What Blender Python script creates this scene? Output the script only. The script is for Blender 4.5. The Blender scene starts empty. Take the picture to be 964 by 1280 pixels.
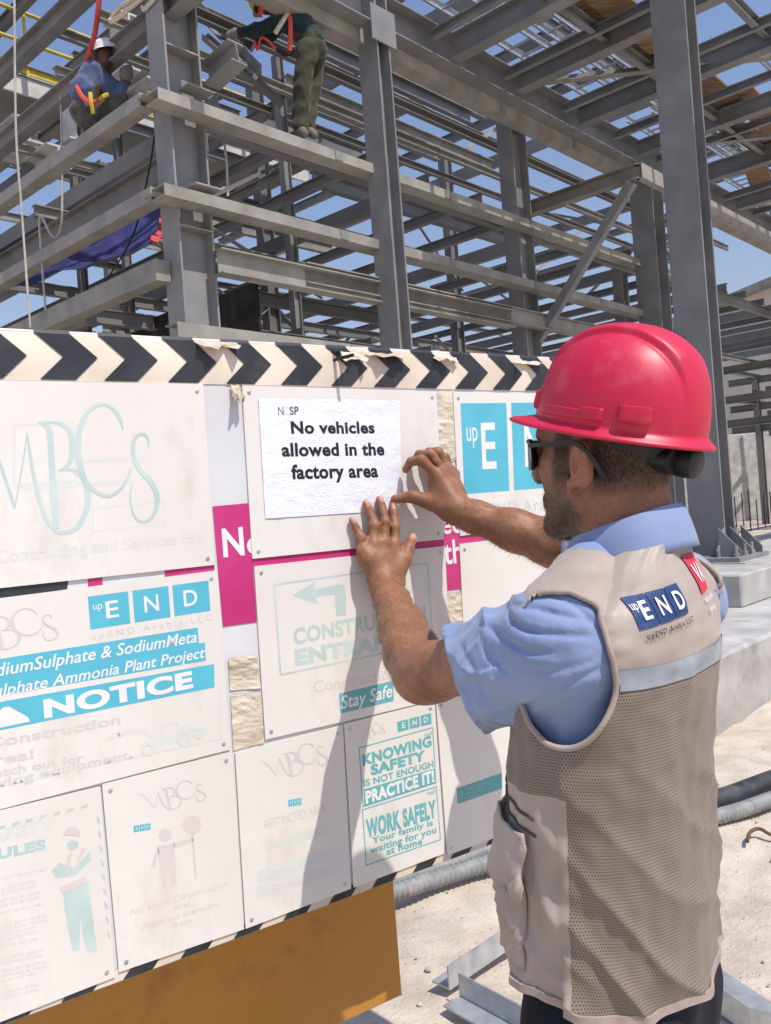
import bpy, bmesh, math, random
import numpy as np
from mathutils import Vector, Matrix, noise
from mathutils.bvhtree import BVHTree

random.seed(7)
scene = bpy.context.scene
col = scene.collection

# ------------------------------------------------------------------ camera, sky, sun, exposure
FOC, ROLL, EYE = 1070.0, math.radians(4.35), 1.53          # focal length in pixels of a 964 x 1280 frame
c_r = Vector((math.cos(ROLL), 0, -math.sin(ROLL)))
c_u = Vector((math.sin(ROLL), 0, math.cos(ROLL)))
c_f = Vector((0, 1, 0))
CAM = Vector((0, 0, EYE))
cam_data = bpy.data.cameras.new('camera')
cam = bpy.data.objects.new('camera', cam_data)
col.objects.link(cam)
m = Matrix.Identity(4)
for i in range(3):
    m[i][0] = c_r[i]; m[i][1] = c_u[i]; m[i][2] = -c_f[i]; m[i][3] = CAM[i]
cam.matrix_world = m
cam_data.sensor_fit = 'VERTICAL'
cam_data.sensor_height = 36.0
cam_data.sensor_width = 36.0
cam_data.lens = FOC / 1280 * 36.0
cam_data.clip_start = 0.05
cam_data.clip_end = 3000
scene.camera = cam

BETA = math.radians(56)
BT = Vector((math.sin(BETA), math.cos(BETA), 0))           # along the hoarding, left to right
BN = Vector((math.cos(BETA), -math.sin(BETA), 0))          # its outward normal
SUN = (BN * 1.0 + BT * 0.20 + Vector((0, 0, 1.72))).normalized()   # towards the sun
world = bpy.data.worlds.new('World')
scene.world = world
world.use_nodes = True
wn = world.node_tree
sky = wn.nodes.new('ShaderNodeTexSky')
sky.sky_type = 'NISHITA'
sky.sun_disc = False
sky.sun_elevation = math.asin(SUN.z)
sky.sun_rotation = math.atan2(SUN.x, SUN.y)
sky.altitude = 0
sky.air_density = 1.8
sky.dust_density = 1.2
sky.ozone_density = 6.0
tint = wn.nodes.new('ShaderNodeMixRGB')                    # the violet cast this sky has
tint.blend_type = 'MULTIPLY'
tint.inputs[0].default_value = 1.0
tint.inputs[2].default_value = (1.03, 0.905, 1.0, 1)
wn.links.new(sky.outputs[0], tint.inputs[1])
wn.links.new(tint.outputs[0], wn.nodes['Background'].inputs[0])
wn.nodes['Background'].inputs[1].default_value = 0.14
sd = bpy.data.lights.new('sun', 'SUN')
sd.energy = 4.2
sd.angle = math.radians(0.55)
sd.color = (1.0, 0.955, 0.87)
so = bpy.data.objects.new('sun', sd)
col.objects.link(so)
so.rotation_euler = (-SUN).to_track_quat('-Z', 'Y').to_euler()
vs = scene.view_settings
vs.view_transform = 'Standard'
vs.look = 'None'
vs.exposure = 0.0
vs.gamma = 1.0
vs.use_curve_mapping = False
try:
    scene.cycles.max_bounces = 6
    scene.cycles.diffuse_bounces = 3
    scene.cycles.glossy_bounces = 3
    scene.cycles.transparent_max_bounces = 8
except Exception:
    pass

# ------------------------------------------------------------------ pixel -> place helpers
def ray(px, py):
    return c_f + c_r * ((px - 482) / FOC) - c_u * ((py - 640) / FOC)
def at(px, py, d):
    return CAM + ray(px, py) * d
def hit(px, py, P, Nn):
    d = ray(px, py)
    return CAM + d * ((P - CAM).dot(Nn) / d.dot(Nn))
def ground(px, py, z=0.0):
    return hit(px, py, Vector((0, 0, z)), Vector((0, 0, 1)))

# ------------------------------------------------------------------ object helpers
def tag(o, label=None, cat=None, group=None, kind=None):
    if label: o['label'] = label
    if cat: o['category'] = cat
    if group: o['group'] = group
    if kind: o['kind'] = kind
    return o
def empty(name, loc=(0, 0, 0), rz=0.0):
    o = bpy.data.objects.new(name, None)
    o.empty_display_size = 0.1
    o.location = loc
    o.rotation_euler = (0, 0, rz)
    col.objects.link(o)
    return o
def link(name, me, mat=None, parent=None):
    if mat is not None:
        for mm in (mat if isinstance(mat, (list, tuple)) else [mat]):
            me.materials.append(mm)
    o = bpy.data.objects.new(name, me)
    col.objects.link(o)
    if parent is not None:
        o.parent = parent
        pm = Matrix.Translation(parent.location) @ parent.rotation_euler.to_matrix().to_4x4() if parent.type == 'EMPTY' else Matrix.Identity(4)
        q = parent.parent
        while q is not None and parent.type != 'EMPTY':
            if q.type == 'EMPTY':
                pm = Matrix.Translation(q.location) @ q.rotation_euler.to_matrix().to_4x4()
                break
            q = q.parent
        if parent.type == 'EMPTY':
            me.transform(pm.inverted())
        else:
            me.transform(pm.inverted())
    return o
def smooth(me, angle=None):
    for p in me.polygons: p.use_smooth = True
    if angle is not None:
        try: me.set_sharp_from_angle(angle=math.radians(angle))
        except Exception: pass
    return me

class MB:
    """collects shapes in world space and becomes ONE mesh"""
    def __init__(s): s.v = []; s.f = []; s.mi = []; s.cur = 0; s.cuts = []
    def add(s, vs_, fs_):
        n = len(s.v)
        s.v += [tuple(x) for x in vs_]
        for f_ in fs_:
            s.f.append(tuple(i + n for i in f_)); s.mi.append(s.cur)
    def quad(s, a, b, c, d): s.add([a, b, c, d], [(0, 1, 2, 3)])
    def box(s, c, x, y, z):
        c, x, y, z = Vector(c), Vector(x) / 2, Vector(y) / 2, Vector(z) / 2
        vs_ = [c + x * i + y * j + z * k for k in (-1, 1) for j in (-1, 1) for i in (-1, 1)]
        s.add(vs_, [(0, 2, 3, 1), (4, 5, 7, 6), (0, 1, 5, 4), (2, 6, 7, 3), (0, 4, 6, 2), (1, 3, 7, 5)])
    def prism(s, prof, p1, p2, X, Y):
        p1, p2, X, Y = Vector(p1), Vector(p2), Vector(X), Vector(Y)
        n = len(prof)
        vs_ = [p1 + X * a + Y * b for a, b in prof] + [p2 + X * a + Y * b for a, b in prof]
        fs_ = [(i, (i + 1) % n, n + (i + 1) % n, n + i) for i in range(n)]
        fs_.append(tuple(range(n - 1, -1, -1))); fs_.append(tuple(range(n, 2 * n)))
        s.add(vs_, fs_)
    def tube(s, pts, r, n=8, cap=True):
        pts = [Vector(p) for p in pts]
        rs = r if isinstance(r, (list, tuple)) else [r] * len(pts)
        vs_, fs_ = [], []
        ref = None
        for i, p in enumerate(pts):
            d = (pts[min(i + 1, len(pts) - 1)] - pts[max(i - 1, 0)])
            if d.length < 1e-9: d = Vector((0, 0, 1))
            d.normalize()
            if ref is None: ref = d.orthogonal().normalized()
            ref = (ref - d * ref.dot(d))
            if ref.length < 1e-6: ref = d.orthogonal()
            ref.normalize()
            q = d.cross(ref)
            for k in range(n):
                a = 2 * math.pi * k / n
                vs_.append(p + (ref * math.cos(a) + q * math.sin(a)) * rs[i])
        for i in range(len(pts) - 1):
            for k in range(n):
                a, b = i * n + k, i * n + (k + 1) % n
                fs_.append((a, b, b + n, a + n))
        if cap:
            fs_.append(tuple(range(n - 1, -1, -1))); L = (len(pts) - 1) * n; fs_.append(tuple(range(L, L + n)))
        s.add(vs_, fs_)
    def strap(s, pts, w, t, side):
        pts = [Vector(p) for p in pts]
        vs_, fs_ = [], []
        for i, p in enumerate(pts):
            d = (pts[min(i + 1, len(pts) - 1)] - pts[max(i - 1, 0)]).normalized()
            sd_ = Vector(side[i]) if isinstance(side, list) else Vector(side)
            sd_ = (sd_ - d * sd_.dot(d)).normalized()
            nn = d.cross(sd_)
            for a, b in ((-1, -1), (1, -1), (1, 1), (-1, 1)):
                vs_.append(p + sd_ * (a * w / 2) + nn * (b * t / 2))
        for i in range(len(pts) - 1):
            for k in range(4):
                a, b = i * 4 + k, i * 4 + (k + 1) % 4
                fs_.append((a, b, b + 4, a + 4))
        fs_.append((3, 2, 1, 0)); L = (len(pts) - 1) * 4; fs_.append((L, L + 1, L + 2, L + 3))
        s.add(vs_, fs_)
    def mesh(s, name):
        me = bpy.data.meshes.new(name)
        me.from_pydata(s.v, [], s.f)
        if any(s.mi): me.polygons.foreach_set('material_index', s.mi)
        bm = bmesh.new(); bm.from_mesh(me)
        bmesh.ops.recalc_face_normals(bm, faces=bm.faces)
        bm.to_mesh(me); bm.free()
        me.update()
        return me
    def build(s, name, mat, parent=None, sm=None, bevel=0.0):
        if len(s.cuts) > 1:                                  # one object per line of writing
            cu = s.cuts + [(len(s.v), len(s.f))]
            for (v0, f0), (v1, f1) in zip(cu, cu[1:]):
                k = MB(); k.add(s.v[v0:v1], [tuple(i - v0 for i in f_) for f_ in s.f[f0:f1]])
                last = k.build(name, mat, parent, sm, bevel)
            return last
        me = s.mesh(name)
        if bevel > 0:
            bm = bmesh.new(); bm.from_mesh(me)
            bmesh.ops.bevel(bm, geom=[e for e in bm.edges if e.calc_face_angle(0) > 0.5], offset=bevel, segments=1, affect='EDGES', profile=0.5)
            bm.to_mesh(me); bm.free()
        if sm is not None: smooth(me, sm)
        return link(name, me, mat, parent)

# ------------------------------------------------------------------ materials
def new_mat(name):
    mt = bpy.data.materials.new(name); mt.use_nodes = True
    nt = mt.node_tree
    return mt, nt, nt.nodes['Principled BSDF'], nt.nodes, nt.links
def noise_mat(name, c1, c2, scale=8.0, rough=0.6, bump=0.0, bscale=60.0, metal=0.0, spec=0.4, detail=6.0, lo=0.35, hi=0.65, c3=None, s3=3.0, lo3=0.6, hi3=0.72, rand=0.0, bdist=0.004, sheen=0.0, coat=0.0, stretch=None):
    mt, nt, bs, nd, lk = new_mat(name)
    tc = nd.new('ShaderNodeTexCoord')
    vec = tc.outputs['Object']
    if stretch:
        mp = nd.new('ShaderNodeMapping'); mp.inputs['Scale'].default_value = stretch
        lk.new(vec, mp.inputs['Vector']); vec = mp.outputs['Vector']
    nz = nd.new('ShaderNodeTexNoise'); nz.inputs['Scale'].default_value = scale; nz.inputs['Detail'].default_value = detail
    lk.new(vec, nz.inputs['Vector'])
    rp = nd.new('ShaderNodeValToRGB')
    rp.color_ramp.elements[0].position = lo; rp.color_ramp.elements[0].color = (*c1, 1)
    rp.color_ramp.elements[1].position = hi; rp.color_ramp.elements[1].color = (*c2, 1)
    lk.new(nz.outputs['Fac'], rp.inputs['Fac'])
    out = rp.outputs['Color']
    if c3 is not None:
        n3 = nd.new('ShaderNodeTexNoise'); n3.inputs['Scale'].default_value = s3; n3.inputs['Detail'].default_value = 8.0; n3.inputs['Roughness'].default_value = 0.65
        lk.new(vec, n3.inputs['Vector'])
        r3 = nd.new('ShaderNodeValToRGB')
        r3.color_ramp.elements[0].position = lo3; r3.color_ramp.elements[1].position = hi3
        lk.new(n3.outputs['Fac'], r3.inputs['Fac'])
        mx = nd.new('ShaderNodeMixRGB'); lk.new(r3.outputs['Color'], mx.inputs['Fac'])
        lk.new(out, mx.inputs['Color1']); mx.inputs['Color2'].default_value = (*c3, 1)
        out = mx.outputs['Color']
    if rand > 0:
        oi = nd.new('ShaderNodeObjectInfo')
        mr = nd.new('ShaderNodeMapRange'); mr.inputs['To Min'].default_value = 1 - rand; mr.inputs['To Max'].default_value = 1 + rand
        lk.new(oi.outputs['Random'], mr.inputs['Value'])
        mu = nd.new('ShaderNodeMixRGB'); mu.blend_type = 'MULTIPLY'; mu.inputs['Fac'].default_value = 1
        lk.new(out, mu.inputs['Color1']); lk.new(mr.outputs['Result'], mu.inputs['Color2'])
        out = mu.outputs['Color']
    lk.new(out, bs.inputs['Base Color'])
    bs.inputs['Roughness'].default_value = rough
    bs.inputs['Metallic'].default_value = metal
    bs.inputs['Specular IOR Level'].default_value = spec
    if sheen: bs.inputs['Sheen Weight'].default_value = sheen
    if coat: bs.inputs['Coat Weight'].default_value = coat
    if bump > 0:
        b = nd.new('ShaderNodeTexNoise'); b.inputs['Scale'].default_value = bscale; b.inputs['Detail'].default_value = 5
        lk.new(vec, b.inputs['Vector'])
        bp = nd.new('ShaderNodeBump'); bp.inputs['Strength'].default_value = bump; bp.inputs['Distance'].default_value = bdist
        lk.new(b.outputs['Fac'], bp.inputs['Height']); lk.new(bp.outputs['Normal'], bs.inputs['Normal'])
    return mt

M = {}
M['steel'] = noise_mat('grey_primer_steel', (0.185, 0.186, 0.188), (0.25, 0.248, 0.246), scale=2.5, rough=0.5, bump=0.08, bscale=30, c3=(0.27, 0.235, 0.195), s3=2.2, lo3=0.62, hi3=0.8, rand=0.12)
M['steel_dusty'] = noise_mat('dusty_primer_steel', (0.24, 0.228, 0.205), (0.34, 0.322, 0.29), scale=3.5, rough=0.6, bump=0.08, bscale=30, c3=(0.36, 0.31, 0.24), s3=2.5, lo3=0.58, hi3=0.78, rand=0.12)
M['steel_far'] = noise_mat('far_primer_steel', (0.165, 0.162, 0.158), (0.235, 0.230, 0.224), scale=1.0, rough=0.55, rand=0.18)
M['galv'] = noise_mat('galvanised_steel', (0.42, 0.44, 0.46), (0.6, 0.61, 0.62), scale=18, rough=0.4, metal=0.5, rand=0.08)
M['yellow'] = noise_mat('yellow_rail_paint', (0.55, 0.42, 0.05), (0.68, 0.52, 0.08), scale=6, rough=0.5)
M['concrete'] = noise_mat('cast_concrete', (0.36, 0.345, 0.325), (0.5, 0.485, 0.46), scale=3.2, rough=0.9, bump=0.35, bscale=55, c3=(0.27, 0.255, 0.235), s3=2.3, lo3=0.55, hi3=0.72, detail=10, bdist=0.006)
M['wood'] = noise_mat('weathered_plank', (0.17, 0.105, 0.055), (0.33, 0.215, 0.12), scale=3, rough=0.8, bump=0.3, bscale=20, stretch=(1, 8, 8), rand=0.2)
M['black'] = noise_mat('black_rubber', (0.012, 0.012, 0.013), (0.03, 0.03, 0.032), scale=20, rough=0.5)
M['strap_beige'] = noise_mat('beige_webbing', (0.5, 0.44, 0.36), (0.62, 0.56, 0.47), scale=30, rough=0.85)
M['strap_red'] = noise_mat('red_webbing', (0.42, 0.05, 0.05), (0.58, 0.09, 0.08), scale=20, rough=0.85)
M['cable'] = noise_mat('pale_cable', (0.4, 0.38, 0.34), (0.5, 0.48, 0.44), scale=20, rough=0.6)

# ------------------------------------------------------------------ ground
def make_sand():
    mt, nt, bs, nd, lk = new_mat('pale_sand')
    tc = nd.new('ShaderNodeTexCoord')
    def nz(scale, det=8.0, ro=0.6):
        n = nd.new('ShaderNodeTexNoise'); n.inputs['Scale'].default_value = scale; n.inputs['Detail'].default_value = det; n.inputs['Roughness'].default_value = ro
        lk.new(tc.outputs['Object'], n.inputs['Vector']); return n
    big, mid, fine = nz(0.9), nz(6.0, 10), nz(70.0, 4)
    r1 = nd.new('ShaderNodeValToRGB')
    e = r1.color_ramp.elements
    e[0].position = 0.3; e[0].color = (0.50, 0.42, 0.335, 1)
    e[1].position = 0.66; e[1].color = (0.68, 0.595, 0.495, 1)
    lk.new(mid.outputs['Fac'], r1.inputs['Fac'])
    r2 = nd.new('ShaderNodeValToRGB'); e = r2.color_ramp.elements
    e[0].position = 0.35; e[0].color = (0.82, 0.8, 0.78, 1); e[1].position = 0.6; e[1].color = (1, 1, 1, 1)
    lk.new(big.outputs['Fac'], r2.inputs['Fac'])
    mu = nd.new('ShaderNodeMixRGB'); mu.blend_type = 'MULTIPLY'; mu.inputs['Fac'].default_value = 1
    lk.new(r1.outputs['Color'], mu.inputs['Color1']); lk.new(r2.outputs['Color'], mu.inputs['Color2'])
    vo = nd.new('ShaderNodeTexVoronoi'); vo.inputs['Scale'].default_value = 28
    lk.new(tc.outputs['Object'], vo.inputs['Vector'])
    rv = nd.new('ShaderNodeValToRGB'); e = rv.color_ramp.elements
    e[0].position = 0.08; e[0].color = (1, 1, 1, 1); e[1].position = 0.16; e[1].color = (0, 0, 0, 1)
    lk.new(vo.outputs['Distance'], rv.inputs['Fac'])
    rg = nd.new('ShaderNodeMath'); rg.operation = 'GREATER_THAN'; rg.inputs[1].default_value = 0.62
    sp = nd.new('ShaderNodeSeparateColor'); lk.new(vo.outputs['Color'], sp.inputs[0]); lk.new(sp.outputs[0], rg.inputs[0])
    mm = nd.new('ShaderNodeMath'); mm.operation = 'MULTIPLY'; lk.new(rv.outputs['Color'], mm.inputs[0]); lk.new(rg.outputs[0], mm.inputs[1])
    mx = nd.new('ShaderNodeMixRGB'); lk.new(mm.outputs[0], mx.inputs['Fac']); lk.new(mu.outputs['Color'], mx.inputs['Color1']); mx.inputs['Color2'].default_value = (0.62, 0.56, 0.49, 1)
    lk.new(mx.outputs['Color'], bs.inputs['Base Color'])
    bs.inputs['Roughness'].default_value = 0.95; bs.inputs['Specular IOR Level'].default_value = 0.15
    ad = nd.new('ShaderNodeMath'); ad.operation = 'MULTIPLY_ADD'; ad.inputs[1].default_value = 0.35
    lk.new(fine.outputs['Fac'], ad.inputs[0]); lk.new(mid.outputs['Fac'], ad.inputs[2])
    ad2 = nd.new('ShaderNodeMath'); ad2.operation = 'MULTIPLY_ADD'; ad2.inputs[1].default_value = 0.5
    lk.new(mm.outputs[0], ad2.inputs[0]); lk.new(ad.outputs[0], ad2.inputs[2])
    bp = nd.new('ShaderNodeBump'); bp.inputs['Strength'].default_value = 0.7; bp.inputs['Distance'].default_value = 0.03
    lk.new(ad2.outputs[0], bp.inputs['Height']); lk.new(bp.outputs['Normal'], bs.inputs['Normal'])
    return mt
M['sand'] = make_sand()
def build_ground():
    me = bpy.data.meshes.new('ground')
    bm = bmesh.new()
    # a fine patch near the camera inside one sheet that reaches the horizon
    xs = [-900, -200, -60, -20, -6] + [x * 0.05 for x in range(-40, 101)] + [14, 30, 80, 250, 900]
    ys = [-300, -60, -20, -4] + [y * 0.05 for y in range(30, 161)] + [14, 20, 40, 100, 300, 1500]
    grid = []
    for y in ys:
        row = []
        for x in xs:
            z = 0.0
            if -2 <= x <= 5 and 1.5 <= y <= 8:
                z = 0.030 * noise.noise((x * 1.1, y * 1.1, 3)) + 0.018 * noise.noise((x * 3.1, y * 3.1, 8)) + 0.008 * noise.noise((x * 8, y * 8, 1)) + 0.010 * min(0.0, noise.noise((x * 5.5, y * 4.2, 6)) + 0.15)
                z -= 0.012
            row.append(bm.verts.new((x, y, z)))
        grid.append(row)
    for j in range(len(ys) - 1):
        for i in range(len(xs) - 1):
            bm.faces.new((grid[j][i], grid[j][i + 1], grid[j + 1][i + 1], grid[j + 1][i]))
    bm.to_mesh(me); bm.free()
    smooth(me)
    o = link('ground', me, M['sand'])
    tag(o, kind='structure')
    return o
build_ground()

# ------------------------------------------------------------------ steel frame directions and grid
AL = math.radians(42.9)
A = Vector((math.sin(AL), math.cos(AL), 0))                # away to the right
B = Vector((-math.cos(AL), math.sin(AL), 0))               # away to the left
Z = Vector((0, 0, 1))
def flat(p, z=0.0): return Vector((p[0], p[1], z))
C1 = flat(at(232, 250, 8.2)); C2 = flat(at(482, 250, 9.75)); C3 = flat(at(893, 690, 9.2)); C5 = flat(at(812, 300, 14.6))
SC = 1.39                                                  # size of the rack's bay against a 3.4 m one
def pA(px, py, Q): return hit(px, py, Q, B)                # on the vertical plane through Q that runs along A
def pB(px, py, Q): return hit(px, py, Q, A)

def prof_I(h, w, tf, tw):
    a, b = w / 2, h / 2
    return [(-a, -b), (a, -b), (a, -b + tf), (tw / 2, -b + tf), (tw / 2, b - tf), (a, b - tf), (a, b), (-a, b), (-a, b - tf), (-tw / 2, b - tf), (-tw / 2, -b + tf), (-a, -b + tf)]
def prof_C(h, w, tf, tw):
    a, b = w / 2, h / 2
    return [(-a, -b), (a, -b), (a, -b + tf), (-a + tw, -b + tf), (-a + tw, b - tf), (a, b - tf), (a, b), (-a, b)]
def prof_L(h, w, t):
    return [(0, 0), (w, 0), (w, t), (t, t), (t, h), (0, h)]
def prof_R(h, w): return [(-w / 2, -h / 2), (w / 2, -h / 2), (w / 2, h / 2), (-w / 2, h / 2)]
def member(mb, p1, p2, kind='I', h=0.3, w=0.2, tf=0.014, tw=0.010, flip=1):
    p1, p2 = Vector(p1), Vector(p2)
    d = (p2 - p1).normalized()
    up = Z if abs(d.z) < 0.95 else A
    Y = (up - d * up.dot(d)).normalized()
    X = d.cross(Y) * flip
    pr = {'I': lambda: prof_I(h, w, tf, tw), 'C': lambda: prof_C(h, w, tf, tw), 'L': lambda: prof_L(h, w, tf), 'R': lambda: prof_R(h, w)}[kind]()
    mb.prism(pr, p1, p2, X, Y)
def part_member(parent, name, p1, p2, kind='I', mat='steel', **k):
    mb = MB(); member(mb, p1, p2, kind, **k)
    return mb.build(name, M[mat], parent)
def column(parent, base, z0, z1, h, w, tf=0.022, tw=0.014, axis=None, mat='steel', plates=True, name='column'):
    """H column whose flanges face along axis"""
    ax = axis or A
    X = ax.cross(Z) * -1
    mb = MB()
    mb.prism(prof_I(h, w, tf, tw), flat(base, z0), flat(base, z1), X, ax)
    return mb.build(name, M[mat], parent)
def seg(parent, name, px, py, L, plane, Q, direction, **k):
    """member of length L that starts at a pixel on a vertical plane"""
    p = (pA if plane == 'A' else pB)(px, py, Q)
    return part_member(parent, name, p, p + direction * L, **k)

# ------------------------------------------------------------------ corner building frame (column C1, girts, floors behind)
frame = empty('steel_building', flat(C1))
tag(frame, 'unfinished grey steel building frame rising behind the chevron topped hoarding', 'steel building')
H1, W1 = 0.40, 0.27
column(frame, C1, 0, 15, H1, W1)
for z in (6.05, 4.35):                                     # stiffener plates between the flanges
    mb = MB(); mb.box(flat(C1, z) - B * (W1 / 4 + 0.004), A * (H1 - 0.046), B * (W1 / 2 - 0.01), Z * 0.014)
    mb.build('stiffener', M['steel_dusty'], frame)
mb = MB(); mb.box(flat(C1, 8.2) - B * 0.014, A * 0.2, B * 0.012, Z * 2.2)
mb.build('splice_plate', M['steel_dusty'], frame)
C4 = C1 + A * 5.75
column(frame, C4, 0, 7.4, 0.38, 0.25)
for k in (2, 3):
    column(frame, C1 + A * 5.75 * k, 0, 9, 0.36, 0.25)
for j in (1, 2):
    for k in (0, 1, 2):
        column(frame, C1 + A * 5.75 * k + B * 5.6 * j, 0, 10.2 if k else 13, 0.28, 0.20, mat='steel_far')
for q in (1.9, 4.3):                                       # short posts between the right hand columns
    column(frame, C4 + A * q * 1.6, 0, 5.3, 0.22, 0.18)

QA = C1 - B * (W1 / 2 + 0.09)                              # face plane that carries the girts along A
QB = C1 - A * (H1 / 2 + 0.09)                              # face plane that carries the girts along B
def girtA(px, py, L, h=0.11, kind='C', mat='steel_dusty', back=0.0, flip=-1, w=0.20):
    p = pA(px, py, QA)
    if kind == 'C':
        for q_ in range(1, int(L / 1.9)):
            k = MB(); c_ = p + A * (q_ * 1.9 + 0.35) - B * (w / 2 + 0.004); k.box(c_, A * 0.11, B * 0.012, Z * (h - 0.012)); k.build('cleat', M['steel'], frame)
    return part_member(frame, 'girt', p - A * back, p + A * L, kind, mat, h=h, w=w, tf=0.014, tw=0.012, flip=flip)
def girtB(px, py, L, h=0.13, kind='C', mat='steel_dusty', back=0.0, flip=1, w=0.16):
    p = pB(px, py, QB)
    return part_member(frame, 'girt', p - B * back, p + B * L, kind, mat, h=h, w=w, tf=0.014, tw=0.012, flip=flip)
girtA(190, 121, 12.6, back=0.0)                            # three lit girts to the right
girtA(198, 240, 12.0, back=0.0)
girtA(272, 327, 4.9, h=0.24, kind='I', w=0.16)
girtA(215, 417, 12.0, h=0.18)
girtB(184, 127, 9.0)
girtB(198, 244, 9.0)
girtB(213, 334, 9.0, h=0.20, kind='R', w=0.16, back=-0.12)
girtA(482, 66, 14, back=2.9, h=0.22)                       # upper bright girt behind the middle column
girtA(500, 366, 5.6, back=1.5, h=0.22, kind='I', w=0.12)
for (px, py) in ((96, 2), (215, 8)):            # heavy floor beams at the left, receding
    p = pB(px, py, QB + A * 0.25)
    part_member(frame, 'beam', p - B * 1.2, p + B * 9, 'I', 'steel', h=0.20, w=0.15)
p = pB(238, 196, QB + A * 0.62)
part_member(frame, 'beam', p - B * 0.3, p + B * 9, 'I', 'steel', h=0.26, w=0.18)
# brackets that tie the girts to the corner column
for zz in (5.62, 4.70):
    mb = MB(); mb.box(flat(C1, zz) - B * (W1 / 2 + 0.1) + A * 0.05, A * 0.3, B * 0.18, Z * 0.012)
    mb.build('bracket', M['steel_dusty'], frame)
    mb = MB(); mb.box(flat(C1, zz - 0.08) - A * (H1 / 2 + 0.1), A * 0.19, B * 0.2, Z * 0.012)
    mb.build('bracket', M['steel_dusty'], frame)
# knee brace and canopy arm by the far right column
pa = pA(660, 262, C4)
arm_end = pa - B * 1.75
part_member(frame, 'beam', pa, arm_end, 'C', 'steel_dusty', h=0.2, w=0.12)
part_member(frame, 'brace', pA(668, 432, C4) + A * 0.02, arm_end + B * 0.1 - Z * 0.12, 'R', 'steel', h=0.12, w=0.12)
part_member(frame, 'beam', arm_end, arm_end + A * 6, 'C', 'steel_dusty', h=0.2, w=0.1, flip=-1)
# interior floor grids: joists along B, beams along A
for lev, (zf, a0, a1, b1, step, hh) in enumerate(((5.95, 0.8, 27, 15, 1.15, .15), (9.6, 0.8, 24, 13, 1.9, .2))):
    n = int((a1 - a0) / step)
    for i in range(n):
        if lev and (i * 7 + lev) % 5 == 0: continue
        s0 = 0.35 if lev == 0 else 0.1
        p = flat(C1, zf + random.uniform(-.02, .02)) + A * (a0 + i * step) + B * s0
        part_member(frame, 'joist', p, p + B * (b1 - s0), 'I' if i % 3 else 'C', 'steel_far', h=hh if i % 3 else hh * 1.4, w=0.10)
    for j in range(5):
        p = flat(C1, zf - 0.24) + A * 0.3 + B * (0.4 + j * 3.3)
        part_member(frame, 'beam', p, p + A * (a1 - 0.3), 'I', 'steel_dusty' if j % 3 == 1 else 'steel_far', h=0.20 if j % 2 == 0 else 0.15, w=0.11)
for zf, ny in ((4.3, 13),):
    for i in range(ny):
        p = flat(C1, zf) + A * (0.8 + i * 1.5) + B * 2.6
        part_member(frame, 'floor_joist', p, p + B * 10, 'C', 'steel_far', h=0.13, w=0.08)
    for j in range(5):
        p = flat(C1, zf - 0.16) + A * 0.3 + B * (2.6 + j * 2.6)
        part_member(frame, 'beam', p, p + A * 19, 'I', 'steel_far', h=0.18, w=0.11)
for i in range(9):                                         # slender beams at half height between the floors
    p = flat(C1, 7.0 + 0.5 * (i % 3)) + A * 0.4 + B * (0.6 + i * 1.4)
    part_member(frame, 'beam', p, p + A * (14 + (i * 3) % 7), 'C', 'steel_dusty' if i % 2 else 'steel_far', h=0.12, w=0.08)
rz = random.Random(5)
for i in range(26):                                        # slender rods and angle braces
    a_, b_ = rz.uniform(1, 16), rz.uniform(.5, 11)
    z_ = rz.choice((3.2, 4.4, 6.0, 7.8))
    p = flat(C1, z_) + A * a_ + B * b_
    d = (A if rz.random() < .6 else B) * rz.uniform(1.6, 3.4)
    part_member(frame, 'brace', p, p + d + Z * rz.choice((-1.4, 1.5, 1.8, -1.1)), 'L', rz.choice(('steel_far', 'steel_dusty')), h=0.06, w=0.06, tf=0.008)
# diagonal braces
for (k, j, up) in ((0, 1, 1), (1, 1, -1), (1, 2, 1), (2, 1, 1), (2, 2, -1), (0, 3, 1)):
    p = C1 + A * 5.75 * k + B * 5.6 * j
    z0, z1 = (1.0, 5.6) if up > 0 else (5.6, 1.0)
    part_member(frame, 'brace', flat(p, z0), flat(p + A * 5.75, z1), 'L', 'steel_far', h=0.1, w=0.1, tf=0.012)

# ------------------------------------------------------------------ nearer pipe rack: C2, C5, C3, the overhead platform
rack = empty('steel_pipe_rack', flat(C2))
tag(rack, 'grey steel rack with an overhead platform reaching above the man', 'pipe rack')
column(rack, C2, 0, 12.5, 0.22, 0.29, axis=A)
ZP = EYE + 4.07 * SC
column(rack, C5, 0, ZP - 0.21, 0.42, 0.40, axis=A)
column(rack, C3, 0.80, 13, 0.30, 0.37, tf=0.03, tw=0.02, axis=A)
p0 = flat(C2, ZP)
part_member(rack, 'beam', p0 + A * 0.16, flat(C5, ZP) + A * 18, 'I', 'steel', h=0.40, w=0.32)
part_member(rack, 'beam', p0 - A * 5, p0 - A * 0.16, 'I', 'steel', h=0.40, w=0.32)
WP = 4.3
part_member(rack, 'beam', p0 - B * WP + A * 0.5, p0 - B * WP + A * 26, 'I', 'steel', h=0.42, w=0.32)
for i, aa in enumerate((1.32, 2.72, 4.3, 6.2, 8.3, 10.5, 12.8, 15.0, 17.5, 20.0)):
    p = p0 + A * aa
    part_member(rack, 'joist', p - B * 0.17, p - B * (WP - 0.17), 'I', 'steel', h=0.24 if i % 2 else 0.30, w=0.18)
for i in range(0, 26, 2):                                  # thin purlins between the joists
    p = p0 + A * (0.9 + i * 0.75) + Z * 0.02
    if any(abs(0.9 + i * 0.75 - x) < 0.2 for x in (1.32, 2.72, 4.3, 6.2, 8.3, 10.5, 12.8, 15.0, 17.5, 20.0)): continue
    part_member(rack, 'purlin', p - B * 0.17, p - B * (WP - 0.17), 'C', 'steel', h=0.12, w=0.07)
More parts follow.
